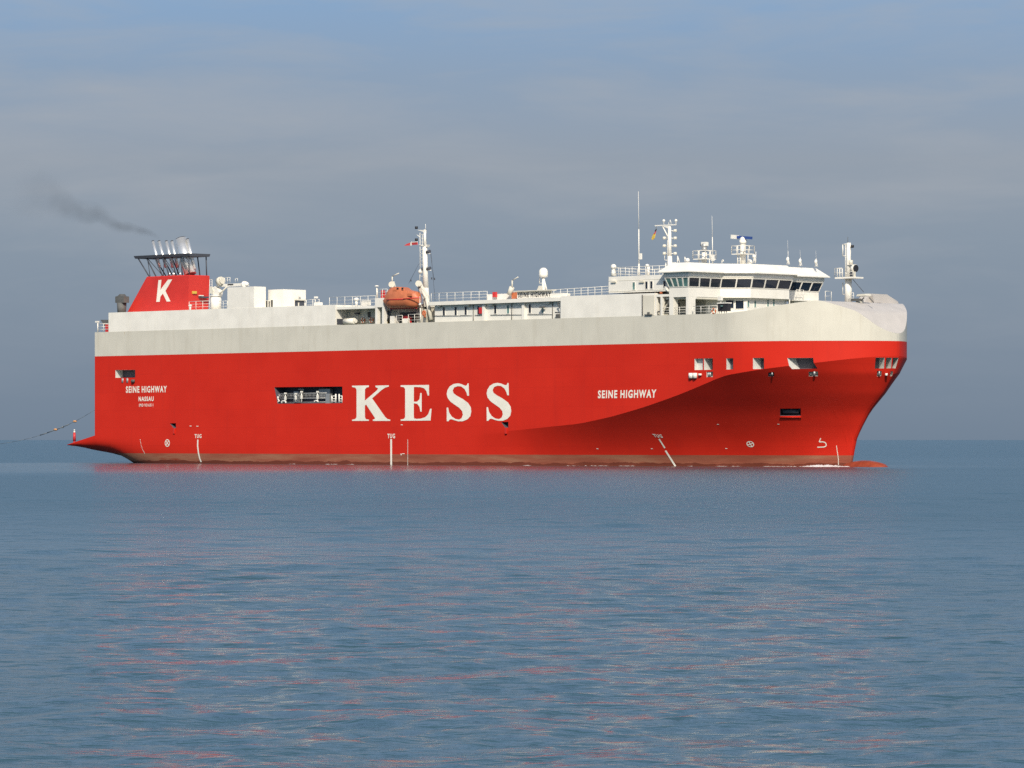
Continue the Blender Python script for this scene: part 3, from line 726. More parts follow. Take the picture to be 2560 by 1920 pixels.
put('hook_block', MB().sphere(P(617,710.5), .32).bx(P(614.5,712), (.3,.5,.7)), 'white', crane)
put('jib_drum', MB().tube(P(547,704,Y-.1), P(554,702,Y-.1), .62, n=16).tube(P(554,702,Y-.1), P(557,701.5,Y-.1), .5, n=16), 'white2', crane)
put('nameplate', MB().bx(P(576,711.3,Y-.02), (1.2,.05,.16)), 'mark', crane)
put('hydraulic_ram', MB().tube(P(546,738,Y-.2), P(567,717,Y-.2), .11, n=8), 'white2', crane)
put('jib_rail', MB().rail([P(562,707),P(575,706.6)], h=.75, step=.6, bars=2).rail([P(588,705),P(594,705)], h=.5, step=.4, bars=1), 'white', crane)
put('deck_rail', MB().rail([(sx(548,-11.9),-11.9,ZU),(sx(568,-11.9),-11.9,ZU)], h=1.1, step=.7), 'white', ship)

# engine casing and stair house
xc0, xc1 = sx(568.5,-12.44), sx(634.7,-12.44); yc = front(664.5,716,xc1).y
boxpart('engine_casing', xc0, xc1, -12.44, yc, ZU+.002, side(634.7,716,-12.44).z, 'white')
Y2 = -9.5; h0, h1 = sx(664,Y2)-1.5, sx(708,Y2)+4.4
stair = boxpart('stair_house', xc1-.3, sx(707,Y2), Y2, front(764.5,0,sx(707,Y2)).y, ZU+.002, side(707,723,Y2).z, 'white')
for x, w, h in ((666.8,.42,1.05),(673.5,.30,.95),(680,.5,1.15)):
    p = side(x, 761.5 if w < .5 else 760.5, Y2); window(stair, p, w, h, m='vent', name='louvre_panel')
xx = sx(707,Y2)
a, b = front(737,765,xx), front(760.5,751.5,xx)
mb = MB(); mb.box(xx-.3, xx+.04, a.y, b.y, ZU+.01, b.z); put('doorway', mb, 'dark', stair)
mb = MB(); c = front(745.5,0,xx).y; mb.box(xx+.04, xx+.12, c-.09, c+.09, ZU+.01, b.z-.3); mb.box(xx+.04, xx+.3, a.y-.1, b.y+.1, b.z, b.z+.16); put('door_frame', mb, 'white2', stair)
put('wall_lamp', MB().bx(front(749,746,xx+.1), (.2,.2,.4)), 'galv', stair)
put('deck_rail', MB().rail([(sx(766,-9),-9,ZU),(sx(798,-9),-9,ZU)], h=1.0, step=1.2), 'white', ship)
mb = MB(); p = side(788,762,-9.4); mb.tube((p.x,p.y,ZU), side(788,746,-9.4), .05, n=6); mb.bx(side(790,743.5,-9.4), (.5,.3,.25)); put('floodlight_post', mb, 'white', ship)
put('deck_box', MB().box(sx(785,-10),sx(796,-10),-10,-9.2,ZU,ZU+.55), 'white', ship)

# ------------------------------------------------------------------ boat deck amidships
XB1 = sx(1401); ZS = 21.62
YW = -10.3; YN = -11.6; xm = sx(1087, YN)
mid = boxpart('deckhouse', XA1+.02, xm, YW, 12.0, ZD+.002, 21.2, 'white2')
acc = boxpart('crew_house', xm+.002, XB1-.02, YN, 12.0, ZD+.002, 21.30, 'white')
xs1 = sx(937,-12.3)
boxpart('boat_deck', XA1+.02, xs1, -12.3, 12.2, 21.2, 21.55, 'white')
boxpart('boat_deck', sx(1070,-12.3), XB1-.02, -12.3, 12.2, 21.32, 21.80, 'white')
boxpart('boat_deck', xs1+.002, sx(1070,-12.3)-.002, -10.4, 12.2, 21.2, 21.6, 'white')
put('boat_deck_rail', MB().rail([(XA1-1.6,-12.1,ZU-.3),(xs1,-12.1,ZU-.3)], h=1.35, step=1.55), 'white', ship)
put('boat_deck_rail', MB().rail([(sx(1078,-12.1),-12.1,21.8),(sx(1218,-12.1),-12.1,21.8)], h=1.15, step=1.55), 'white', ship)
put('boat_deck_rail', MB().rail([(sx(1285,-9),-9,21.8),(sx(1522,-12.0),-12.0,ZU+.1)], h=1.05, step=1.5), 'white', ship)
put('canvas_screen', MB().box(sx(903,-11.8),sx(926,-11.8),-11.8,-11.7,ZS,side(910,751,-11.8).z), 'white', ship)
put('mushroom_vent', MB().tube((sx(891,-11),-11,21.55),(sx(891,-11),-11,22.3),.18,n=10).sphere((sx(891,-11),-11,22.55),.36,sc=(1,1,.75)), 'white', ship)
# davit frame, pillars and deck
dv = boxpart('davit_platform', sx(937.5,-12.4), sx(960,-12.4), -12.4, -10.5, side(950,768,-12.4).z, side(950,745,-12.4).z, 'white')
for x0, x1 in ((937.5,943),(954.5,960.5)): boxpart('pillar', sx(x0,-12.4)+.02, sx(x1,-12.4)-.02, -12.38, -11.8, ZD+.002, side(950,768,-12.4).z-.002, 'white', dv)
zp_ = side(950,745,-12.4).z
put('platform_rail', MB().rail([(sx(944,-12.2),-12.2,zp_),(sx(968,-12.2),-12.2,zp_)], h=1.2, step=.9), 'white', dv)
boxpart('locker', sx(952,-11.8), sx(958,-11.8), -11.8, -11.4, zp_, zp_+1.05, 'red', dv)
mb = MB(); p = side(942,744,-12.3); mb.tube(p, side(942,718,-12.3), .10, n=6); mb.tube(side(942,716,-12.3), side(942,713.5,-12.3), .36, .2, n=10); put('floodlight_post', mb, 'white', ship)
def davit(pts, tip, name='boat_davit'):
    mb = MB()
    for a, b in zip(pts, pts[1:]):
        A, Bq = side(*a, -11.2), side(*b, -11.2); dd = (Bq-A).normalized(); rot = dd.to_track_quat('X', 'Z').to_matrix()
        mb.bx((A+Bq)/2, ((Bq-A).length+.3, .55, .55), rot)
    d = put(name, mb, 'white2', ship)
    put('sheave', MB().tube(side(*tip, -11.75), side(*tip, -11.2), .42, n=14), 'white2', d); return d
davit([(976,773),(976,735),(982,716),(980,708)], (979,711)); dv2 = davit([(1064,806),(1068,770),(1066,741),(1052,719),(1047,708)], (1046,709))
put('davit_stay', MB().tube(side(1066,741,-11.6), side(1078,800,-11.6), .28, n=8).tube(side(1056,727,-11.7), side(1066,748,-11.7), .2, n=8), 'white2', dv2)
put('jib_arm', MB().tube(side(980.5,708,-11), side(980.8,691,-11), .09, n=6).tube(side(980.8,691,-11), side(997,683,-11), .075, n=6), 'white2', ship)
# bay below the boat: rail, ladders, lockers, hanging gear
put('bay_rail', MB().rail([(sx(991,-12.2),-12.2,ZD),(sx(1006,-12.2),-12.2,ZD)], h=1.05, step=.9).rail([(sx(1021,-12.2),-12.2,ZD),(sx(1052,-12.2),-12.2,ZD)], h=1.15, step=1.2), 'white', ship)
boxpart('bay_locker', sx(1006,-11.6), sx(1020,-11.6), -11.6, -10.9, ZD, side(1012,790,-11.6).z, 'red'); boxpart('deck_chest', sx(1005,-12.1), sx(1019,-12.1), -12.1, -11.7, ZD, ZD+.62, 'white')
boxpart('bay_cabinet', sx(975,-11.9), sx(986,-11.9), -11.9, -11.0, ZD, side(980,790,-11.9).z, 'white'); boxpart('deck_chest', sx(961,-11.2), sx(966,-11.2), -11.2, -10.8, ZD, ZD+1.2, 'yellow')
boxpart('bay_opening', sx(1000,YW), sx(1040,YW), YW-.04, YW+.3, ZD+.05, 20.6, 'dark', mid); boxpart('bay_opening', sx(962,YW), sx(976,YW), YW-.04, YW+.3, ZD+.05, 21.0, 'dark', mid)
boxpart('bay_winch', sx(1021,-11.2), sx(1040,-11.2), -11.2, -10.8, side(1030,791,-11.2).z, side(1030,787,-11.2).z, 'black')
window(mid, side(924,787,YW), .62, .75, m='vent'); window(mid, side(946,785,YW), .35, 1.0, m='dark')
boxpart('wall_frame', sx(917,YW-.05), sx(934,YW-.05), YW-.05, YW-.002, side(925,779,YW).z, side(925,776.5,YW).z, 'white', mid)
for x in (895,918): put('wall_pipe', MB().tube((sx(x,YW-.2),YW-.2,ZD),(sx(x,YW-.2),YW-.2,21.1),.07,n=6), 'white', mid)
put('floodlight', MB().bx(side(893,783.5,YW-.4), (.75,.4,.22)), 'dark', mid)
put('davit_ladder', MB().path([side(966,806,-11.8), side(979,774,-11.8)], .10), 'dark', ship)
put('hose_reel', MB().torus(side(1060,783,-12.2), .28, .12).tube(side(1058,778,-12.2), side(1063,794,-12.2), .14), 'orange', ship)
put('bay_post', MB().tube(side(1051,806,-12.2), side(1051,770,-12.2), .07, n=6).sphere(side(1050,761,-12.2), .2).tube(side(1050,768,-12.1), side(1049,742,-12.1), .08), 'white', ship)
# row of windows of the crew house
for x, y, w, h in ((1110,778.5,.42,1.12),(1139.5,778,.42,1.12),(1164.5,776.5,.42,1.12),(1196.5,776,.42,1.12),(1238.5,773.5,.42,1.12),(1325,771.5,.42,1.12)):
    window(acc, side(x, y, YN), w, h)
window(acc, side(1270.5,773.5,YN), .42, 1.1, m='glass2'); window(acc, side(1357,774,YN), .36, .8, m='glass2')
boxpart('fire_box', sx(1201,YN), sx(1209,YN), YN-.3, YN-.001, side(1205,784,YN).z, side(1205,769,YN).z, 'red', acc)
for x in (1183,1279,1381): put('drain_pipe', MB().tube((sx(x,YN-.12),YN-.12,ZD),(sx(x,YN-.12),YN-.12,21.25),.05,n=6), 'vent', acc)
for x in (1213,1312): put('stiffener', MB().box(sx(x-3,YN),sx(x+3,YN),YN-.35,YN-.002,ZD,21.3), 'white', acc)
for x in (1094,1167,1225,1299,1368): put('ceiling_lamp', MB().box(sx(x-5,YN-.4),sx(x+5,YN-.4),YN-.45,YN-.1,21.05,21.28), 'white2', acc)
for x0, x1 in ((1086,1150),(1150,1180),(1187,1209),(1226,1310),(1319,1380)): put('storm_rail', MB().tube(side(x0,789.5-(x0-1086)*.015,YN-.1), side(x1,789.5-(x1-1086)*.015,YN-.1), .04, n=5), 'galv', acc)
put('floodlight', MB().bx(side(1355.5,768,YN-.5), (.7,.4,.2)).tube(side(1357,770,YN-.5), side(1357,776,YN-.5), .05), 'vent', acc)
put('hose_gear', MB().bx(side(1394.5,791,-12.2), (.5,.3,.6)).tube(side(1388,781,-12.2), side(1400,782,-12.2), .08), 'vent', ship)
put('bracket', MB().tube(side(1394,758,-12.2), side(1399,768,-12.2), .08).tube(side(1393,759,-12.2), side(1400,757,-12.2), .07), 'vent', ship)
# boat deck fittings behind the rail
put('deck_chest', MB().box(sx(1217,-10.5),sx(1265,-10.5),-10.5,-9.2,21.8,side(1240,735,-10.5).z), 'white', ship)
put('fire_hydrant', MB().box(sx(1231,-11),sx(1239,-11),-11,-10.7,side(1235,743,-11).z,side(1235,730,-11).z), 'red', ship)
put('equipment_case', MB().box(sx(1279,-10.5),sx(1290,-10.5),-10.5,-9.8,21.8,side(1284,731,-10.5).z), 'orange', ship)
put('rescue_crane', MB().tube(side(1273,736,-10.8), side(1280,718,-10.8), .34, n=10).tube(side(1280.5,718,-10.8), side(1280.5,701,-10.8), .10).tube(side(1280.5,701,-10.8), side(1295.5,692.5,-10.8), .07), 'white2', ship)
nb = boxpart('name_board', sx(1293,-11.5), sx(1378.5,-11.5), -11.5, -11.35, side(1335,745,-11.5).z, side(1335,727.5,-11.5).z, 'white')
text('letter', 'SEINE HIGHWAY', [(1295.5,744),(1377,741.5),(1377,729.5),(1295.5,732)], nb, 'mark', off=.03, mapf=lambda x, y, o: side(x, y, -11.5)+Vector((0,-o,0)), bold=.02)
boxpart('board_hood', sx(1283,-11.9), sx(1379,-11.9), -11.9, -11.0, side(1330,728,-11.9).z, side(1330,725.5,-11.9).z, 'white2', nb)
put('deck_chest', MB().box(sx(1378,-11.6),sx(1407,-11.6),-11.6,-10.2,21.8,side(1395,733,-11.6).z), 'white', ship)
# satellite dome
Y = -6.0; c = side(1358.7,0,Y).x; zb = side(1358.7,691.5,Y).z; zt_ = side(1358.7,669,Y).z; r = (sx(1369.8,Y)-sx(1347.6,Y))*.5*.72
dome = put('satellite_dome', MB().loft([[(c+rr*math.cos(a), Y+rr*math.sin(a), z) for a in np.linspace(0,2*math.pi,24,endpoint=False)] for rr, z in
    [(r*.55,zb-.12),(r*.97,zb)]+[(r,zb+.3)]+[(r*math.cos(t_), zt_-r+r*math.sin(t_)) for t_ in np.linspace(0, 1.5, 8)]]), 'white', ship)
put('dome_mast', MB().tube((c,Y,21.8),(c,Y,zb-.1),.2,n=10).tube(side(1367,726,Y),side(1360,699,Y),.1).tube(side(1349,692,Y),side(1349,709,Y),.06).tube(side(1349,709,Y),side(1358,707,Y),.05), 'white', dome)
put('dome_base', MB().prism([side(1342,726,Y-.3),side(1356,726,Y-.3),side(1356,716,Y-.3),side(1347,714,Y-.3)], (0,.8,0)), 'white2', dome)

# ------------------------------------------------------------------ forward block, bridge house and wheelhouse
xb_1 = sx(1637)
fwd = boxpart('deckhouse', XB1, xb_1, -12.46, 12.46, ZD+.002, side(1500,737.2).z, 'white')
xd0, xd1 = sx(1608), sx(1636); zz = side(1620,736.5).z
boxpart('side_panel', xd0, xd1, -12.52, -12.462, ZD+.03, zz-.1, 'white2', fwd)
put('drain_pipe', MB().tube((xd0-.08,-12.58,ZD+.05),(xd0-.08,-12.58,zz),.07,n=6), 'vent', fwd)
put('mooring_bollard', MB().bx((sx(1620,-12.7),-12.62,ZD+.12), (1.2,.2,.12)).bx((sx(1620,-12.7),-12.62,ZD+.3), (.3,.2,.3)), 'vent', fwd)
YH = -12.2; xh0 = sx(1521.6,YH); xh1 = 114.9
bh = boxpart('bridge_house', xh0, xh1, YH, 12.0, ZU+.25, side(1600,689,YH).z, 'white')
for x, y, mm in ((1584.7,715,'glass2'),(1616.5,713,'glass'),(1628.8,712.5,'glass'),(1661.7,711.5,'glass')): window(bh, side(x, y, YH), .40, .92, m=mm)
put('wall_seam', MB().box(xh0, xh1, YH-.02, YH-.001, side(1580,701,YH).z, side(1580,700,YH).z).box(xh0, xh1, YH-.03, YH-.001, side(1580,728,YH).z, side(1580,726.5,YH).z), 'white2', bh)
for x in (1534,1604): put('wall_lamp', MB().bx(side(x,704,YH-.1), (.8,.25,.25)), 'white2', bh)
zbh = side(1600,689,YH).z
put('monkey_rail', MB().rail([(xh0+.5,YH+.1,zbh),(sx(1664,YH),YH+.1,zbh)], h=1.15, step=1.25).rail([(xh0+.5,YH+.1,zbh),(xh0+.5,11.8,zbh)], h=1.15, step=1.6), 'white', bh)
mb = MB(); p = side(1534,690,YH+.3); mb.tube(p, side(1534,672,YH+.3), .4, .2, n=10); mb.sphere(side(1534,667.5,YH+.3), .38); put('dome_antenna', mb, 'white', bh)
mb = MB(); mb.tube((sx(1621,-11.6),-11.6,zbh), side(1621,667,-11.6), .2, n=8); mb.sphere(side(1618,663.5,-11.6), .26, sc=(1,1,.7)); put('dome_antenna', mb, 'white', bh)

# wheelhouse plan, from starboard round the front to port
xw0, xw1 = sx(1673), sx(1721); Y2w = front(1800,717,xw1).y
def solve_front(pa, pb):                              # front facet symmetric about the centre line
    best = None
    for X in np.arange(xw1+1, xw1+12, .02):
        ya, yb = front(pa,0,X).y, front(pb,0,X).y
        if best is None or abs(ya+yb) < best[0]: best = (abs(ya+yb), X, (yb-ya)/2)
    return best[1:]
xw2, yw2 = solve_front(1877, 1973)
W = [(xw0,-12.5),(xw1,-12.5),(xw1,Y2w),(xw2,-yw2),(xw2,yw2),(xw1,-Y2w),(xw1,12.5),(xw0,12.5)]
def offset(poly, d):
    out = []; n = len(poly)
    for i in range(n):
        p0, p1, p2 = (np.array(poly[(i+k) % n]) for k in (-1,0,1))
        def nn(a, b): t_ = (b-a)/np.linalg.norm(b-a); return np.array([t_[1], -t_[0]])
        n0, n1 = nn(p0, p1), nn(p1, p2); b = (n0+n1); b /= np.linalg.norm(b); out.append(tuple(p1+b*d/max(.4, b@n0)))
    return out
lift = lambda poly, z: [(x, y, z) for x, y in poly]
zw0, zsill, zhead, zeave, zroof = 21.32, 22.55, 23.78, 24.40, 25.62
# which side is out: the plan runs counter-clockwise seen from above
O1 = offset(W, .42); EV = offset(W, 1.05); ET = offset(W, .95); RT = offset(W, -.25)
mb = MB(); mb.loft([lift(W, zw0), lift(W, zsill)], smooth=False); wh = put('wheelhouse', mb, 'white', ship)
ins = offset(W, -.5); ins2 = offset(W, -.15)
mb = MB(); mb.loft([lift(offset(O1, -.02), zhead), lift(offset(O1, .1), zhead+.12), lift(offset(O1, .1), zeave-.02)], smooth=False, caps=False); put('header', mb, 'white', wh)
mb = MB(); mb.loft([lift(EV, zeave-.02), lift(EV, zeave+.10), lift(RT, zroof)], smooth=False); roof = put('roof', mb, 'white', wh)
mb = MB(); mb.loft([lift(offset(W, -1.2), zsill), lift(offset(W, -1.2), zhead)], smooth=False); put('bridge_interior', mb, 'dark', wh)
panes = [(1,2,3,'glass'),(0,1,4,'glass2'),(2,3,2,'glass'),(3,4,3,'glass'),(4,5,2,'glass'),(5,6,3,'glass'),(6,7,4,'glass')]
for i, j, n, gm in panes:
    b0, b1 = Vector((*W[i], zsill)), Vector((*W[j], zsill)); t0, t1 = Vector((*O1[i], zhead)), Vector((*O1[j], zhead))
    nrm = (b1-b0).cross(t0-b0).normalized(); L = (b1-b0).length
    fr = MB(); m_ = .17/L
    def strip(u0, u1, v0, v1, off=.06):
        q = lambda u, v: (b0.lerp(b1, u)).lerp(t0.lerp(t1, u), v)
        fr.prism([q(u0,v0)+nrm*off, q(u1,v0)+nrm*off, q(u1,v1)+nrm*off, q(u0,v1)+nrm*off], -nrm*.16)
    strip(0, 1, -.02, .05); strip(0, 1, .93, 1.0)
    for k in range(n+1):
        u = k/n; strip(max(0, u-m_/2), min(1, u+m_/2), .051, .929)
    put('window_frame', fr, 'white', wh)
    for k in range(n):
        q = lambda u, v: (b0.lerp(b1, u)).lerp(t0.lerp(t1, u), v); u0, u1 = k/n+m_/2, (k+1)/n-m_/2
        put('window', MB().prism([q(u0,.05), q(u1,.05), q(u1,.93), q(u0,.93)], -nrm*.05), gm, wh)
# wipers' rail, lower house beneath, wing pillars and floor
low = [(xw1-2.2,Y2w-.2),(xw2-.7,-yw2+.1),(xw2-.7,yw2-.1),(xw1-2.2,-Y2w+.2),(xw0-1.5,-Y2w+.2),(xw0-1.5,Y2w-.2)]
mb = MB(); mb.loft([lift(low, ZD+.002), lift(low, zw0-.002)], smooth=False); lowh = put('bridge_house', mb, 'white', ship)
wz = ZD
def lowwin(px, py, w, h, m='glass'):
    a, b = Vector((*low[0],0)), Vector((*low[1],0))
    # along the angled facet
    d = b-a; u = None
    for k in np.linspace(0, 1, 800):
        p = a.lerp(b, k); dd = VV@(np.array([p.x,p.y])-CAM); x = 1280+FPX*(RV@(np.array([p.x,p.y])-CAM))/dd
        if x >= px: break
    z = HC+(HZ-py)*dd/FPX; o = window(lowh, (p.x,p.y,z), w, h, m=m); o.rotation_euler = (0,0,math.atan2(d.y, d.x)); return o
lowwin(1824.5,760.5,.95,1.0); lowwin(1849,762,1.0,1.0); 
xl = xw2-.7
for x, y in ((1870.5,759),(1887.5,759.5),(1919.5,758),(1934,757.5)): window(lowh, front(x, y, xl), .32, .85, nrm='x', m='glass2')
put('wall_seam', MB().box(xl, xl+.03, -yw2+.1, yw2-.1, 20.95, 21.0), 'white2', lowh)
wing = MB(); 
zo = side(1700,742.5).z
pil = [(1673.5,1682),(1716,1721)]
pp = put('wing_support', MB().box(xw0, xw1, -12.5, -12.1, zo, zw0-.002), 'white', ship)
for x0, x1 in ((1673.3,1683),(1715,1721)):
    boxpart('pillar', sx(x0), sx(x1), -12.498, -11.6, ZD+.002, zo-.002, 'white', pp)
p1 = MB(); a = sx(1721); p1.prism([(a+.002,-12.45,zw0-.01),(a+.002,-10.9,zw0-.01),(a+.002,-11.2,zo-.3),(a+.002,-11.2,ZD),(a+.002,-12.45,ZD)], (-.3,0,0)); put('pillar', p1, 'white', pp)
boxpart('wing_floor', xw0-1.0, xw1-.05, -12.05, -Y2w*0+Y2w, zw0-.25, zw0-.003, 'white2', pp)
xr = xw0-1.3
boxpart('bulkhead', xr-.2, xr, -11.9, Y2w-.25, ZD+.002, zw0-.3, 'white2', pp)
boxpart('doorway', xr, xr+.06, front(1692,0,xr).y, front(1698,0,xr).y, ZD+.3, ZD+1.75, 'dark', pp)
a = front(1777,0,xr).y; boxpart('doorway', xr, xr+.06, a, a+.55, ZD+.3, side(1780,753).z, 'dark', pp)
boxpart('fire_locker', xr+.2, xr+.6, front(1785,0,xr+.6).y, front(1793,0,xr+.6).y, side(1790,766).z, side(1790,751.5).z, 'red', pp)
put('wing_rail', MB().rail([(sx(1683,-12.3),-12.3,ZD),(sx(1715,-12.3),-12.3,ZD)], h=.95, step=1.1).rail([(sx(1732,-12.3),-12.3,ZD),(sx(1793,-12.3),-12.3,ZD)], h=1.0, step=1.35), 'white', ship)
# side light screen on its little stand
Y = -12.1; sl = put('sidelight_screen', MB().box(sx(1794.5,Y),sx(1819,Y),Y,Y+.6,side(1805,778,Y).z,side(1805,759,Y).z), 'black', ship)
put('screen_rim', MB().box(sx(1793.5,Y),sx(1820,Y),Y-.1,Y+.7,side(1805,759,Y).z+.002,side(1805,756.5,Y).z), 'white', sl)
for x in (1798,1804,1811,1816): put('screen_leg', MB().tube(side(x,778.2,Y+.2), Vector((sx(x,Y+.2),Y+.2,ZD)), .06, n=5), 'white', sl)
put('side_light', MB().tube(side(1804,767,Y-.2), side(1804,764,Y-.2), .18, n=10), 'glass2', sl)
put('searchlight', MB().tube(side(1802,746,-12.0), side(1802,757,-12.0), .06).bx(side(1801,746,-12.0), (.5,.4,.5)), 'white', ship)
# port wing walkway and floodlights below
yb = 14.0
boxpart('bridge_walkway', xw1-.4, xw1+1.0, 6.5, 13.9, 21.25, 21.38, 'white', ship)
put('walkway_rail', MB().rail([(xw1+.95,7.0,21.38),(xw1+.95,8.4,21.38)], h=1.3, step=.9, bars=2).rail([(xw1+.95,12.7,21.38),(xw1+.95,13.9,21.38)], h=1.25, step=.9, bars=2), 'white', ship)
boxpart('walkway_bracket', xw1-.4, xw1+.6, 7, 13.2, 20.7, 21.245, 'white2', ship)
for y in (4.9,5.6): put('walkway_post', MB().tube((xw1+1.0,y,20.3),(xw1+1.0,y,21.5),.08,n=6), 'white', ship)
# outside stairs between forward block and wing
st = MB(); a, b = side(1662,783,-11.9), side(1675,745,-11.9)
for o in (0, .8): st.tube(a+Vector((0,o,0)), b+Vector((0,o,0)), .11, n=6); st.tube(a+Vector((0,o,1)), b+Vector((0,o,1)), .05, n=6)
for k in range(9): p = a.lerp(b, (k+.5)/9); st.box(p.x-.12, p.x+.12, p.y+.04, p.y+.76, p.z-.02, p.z+.02)
put('deck_stair', st, 'vent', ship)
st = MB(); a, b = side(1667,737,-11.9), side(1673,716,-11.9)
for o in (0, .8): st.tube(a+Vector((0,o,0)), b+Vector((0,o,0)), .10, n=6)
for k in range(6): p = a.lerp(b, (k+.5)/6); st.box(p.x-.1, p.x+.1, p.y+.04, p.y+.76, p.z-.02, p.z+.02)
put('deck_stair', st, 'vent', ship)
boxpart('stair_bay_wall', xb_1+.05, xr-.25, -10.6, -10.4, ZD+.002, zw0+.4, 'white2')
for x0, x1 in ((1637.5,1640),(1650.5,1655)): boxpart('stair_bay_post', sx(x0), sx(x1), -12.46, -12.1, ZD+.002, side(1645,742).z, 'white')
boxpart('stair_bay_beam', sx(1637.5), xw0-.01, -12.44, -12.0, side(1645,742).z+.002, side(1645,736).z, 'white')
window(ship, side(1643.5,763,-11.6), .5, 1.0, m='glass2'); boxpart('stair_bay_screen', sx(1640.2), sx(1650), -11.6, -11.5, ZD+.002, side(1645,742).z, 'white')
put('bay_rail', MB().rail([(sx(1656,-12.3),-12.3,ZD),(sx(1673,-12.3),-12.3,ZD)], h=.95, step=1.2), 'white', ship)
put('covered_gear', MB().bx(side(1651,717,-12.0), (.75,.35,.8)).bx(side(1653.5,726,-12.0), (.3,.3,.8)), 'orange', ship)
put('searchlight', MB().tube(side(1669,726,-12.3), side(1672,723,-12.3), .34, n=12).bx(side(1666,722,-12.2), (.4,.3,.6)), 'white', ship)
put('hose_reel', MB().torus(side(1647.5,784.5,-12.2), .30, .10), 'vent', ship)

# ------------------------------------------------------------------ masts and aerials
def lamp(parent, c, m='white', s=.2): put('lamp', MB().tube(Vector(c)-Vector((0,0,s)), Vector(c)+Vector((0,0,s)), s*.8, n=8), m, parent)
# aft signal mast beside the lifeboat
Y = -9.0; P = lambda x, y, o=0: side(x, y, Y+o)
mb = MB(); mb.tube(P(1066,806), P(1064,720), .55, .42, n=14); mb.tube(P(1064,720), P(1062.5,617), .40, .30, n=12); mb.tube(P(1062.5,617), P(1062,574), .22, .16, n=10)
am = put('signal_mast', mb, 'white', ship, label='tall mast beside the lifeboat')
put('yard', MB().prism([P(1042,574.5,-.15),P(1062,575,-.15),P(1062,583,-.15),P(1056,579,-.15)], (0,.3,0)), 'white', am)
put('yard', MB().prism([P(1045,611.5,-.15),P(1069,611.5,-.15),P(1066,618,-.15),P(1058,616,-.15)], (0,.5,0)), 'white', am)
put('ladder', MB().path([P(1050,582),P(1050.5,678),P(1049,705)], .05, 5).path([P(1056,588),P(1056.5,665)], .03, 5), 'white', am)
for y in np.arange(586, 700, 9.5): put('ladder_hoop', MB().tube(P(1050,y), P(1060,y+.4), .035, n=5), 'white', am)
for x, y in ((1041,569),(1041,599)): put('lamp', MB().tube(P(x,y+3.5), P(x,y-3), .20, n=8), 'black', am)
for x, y in ((1071,629),(1072,671),(1060,671)): put('lamp', MB().tube(P(x-4,y+1.5), P(x+4,y-1), .22, n=8), 'dark', am)
put('bracket', MB().tube(P(1063,633), P(1076,634), .05).tube(P(1064,674), P(1078,676), .05).tube(P(1042,587), P(1049,592), .05), 'white', am)
put('lamp', MB().sphere(P(1051,679), .3), 'white', am)
put('lightning_rod', MB().tube(P(1064,576), P(1064,560), .03), 'white', am)
for x0, y0, x1, y1 in ((1078,634,1088,757),(1047,660,1022,708),(1076,632,1085,700)): put('stay', MB().tube(P(x0,y0), P(x1,y1), .02, n=4), 'dark', am)
for x, y in ((1079,696),(1086,697),(1027,701)): put('insulator', MB().tube(P(x,y-2.5), P(x+.6,y+2.5), .08, n=6), 'dark', am)
# signal mast on the bridge house
Y = -3.0; P = lambda x, y, o=0: side(x, y, Y+o)
mb = MB(); mb.tube(P(1675,690), P(1674.5,640), .36, .30, n=12); mb.tube(P(1674.5,640), P(1674,566), .27, .2, n=12); sm = put('signal_mast', mb, 'white', ship, label='mast with stacked lamps behind the wheelhouse')
put('yard', MB().box(P(1638,0).x, P(1690,0).x, Y-.1, Y+.1, P(1660,564.5).z, P(1660,562).z), 'white', sm)
put('yard', MB().prism([P(1655,565,-.1),P(1672,565,-.1),P(1672,572,-.1)], (0,.3,0)).tube(P(1656,565), P(1670,592), .09), 'white', sm)
for i, y in enumerate((576.5,595,614.5,633.5)):
    put('lamp_bracket', MB().tube(P(1661 if i else 1668,y+.5), P(1688,y+.5), .05), 'white', sm)
    for x in ((1661,1688) if i else (1688,)): put('lamp', MB().tube(P(x,y+3.2), P(x,y-3.2), .26, .2, n=10), 'white2', sm)
for x, y in ((1659.5,552),(1690,551.5)): put('lamp', MB().sphere(P(x,y), .2).tube(P(x,y), P(x,563), .04), 'white', sm)
put('aerial', MB().path([P(1672,562), P(1672,556), P(1676,550), P(1678,560)], .04), 'white', sm)
put('ladder', MB().tube(P(1669,665), P(1669,600), .04).tube(P(1661.5,650), P(1661.5,630), .04).tube(P(1661.5,650), P(1668,650.5), .04), 'white', sm)
put('foot_rail', MB().rail([P(1664,672), P(1690,672)], h=.8, step=.8).tube(P(1664.5,674), P(1664.5,659), .08), 'white', sm)
# whip aerials
def whip(px, yb, yt, Y, r=.06, box=None, name='whip_aerial'):
    mb = MB(); a, b, c_ = side(px, yb, Y), side(px-.5, yb*.45+yt*.55, Y), side(px-1.5, yt, Y)
    mb.tube(a, a.lerp(b, .25), r*2.0, r*1.3, n=6); mb.tube(a.lerp(b, .25), b, r, n=6); mb.tube(b, c_, r*.55, r*.3, n=6); o = put(name, mb, 'white', ship)
    if box: put('tuner_box', MB().bx(side(*box, Y), (.35,.3,.75)), 'white', o)
whip(1597.5, 688, 479, -10, .075, (1601,641)); whip(1781.5, 658, 539, -2, .055, (1782,645))
for x, yb, yt in ((1970.5,661,600),(2001.5,665,625),(2041,667,627)):
    Y = {1970.5:9, 2001.5:11, 2041:13}[x]-2.0
    whip(x, yb, yt, Y, .028); p = side(x, yb, Y); o = put('aerial_mount', MB().tube(p+Vector((-.25,0,0)), side(x,yb-13,Y), .04).tube(p+Vector((.25,0,0)), side(x,yb-13,Y), .04).sphere(side(x-1.2,yb-13,Y), .2, sc=(1,1,1.5)), 'white', ship)
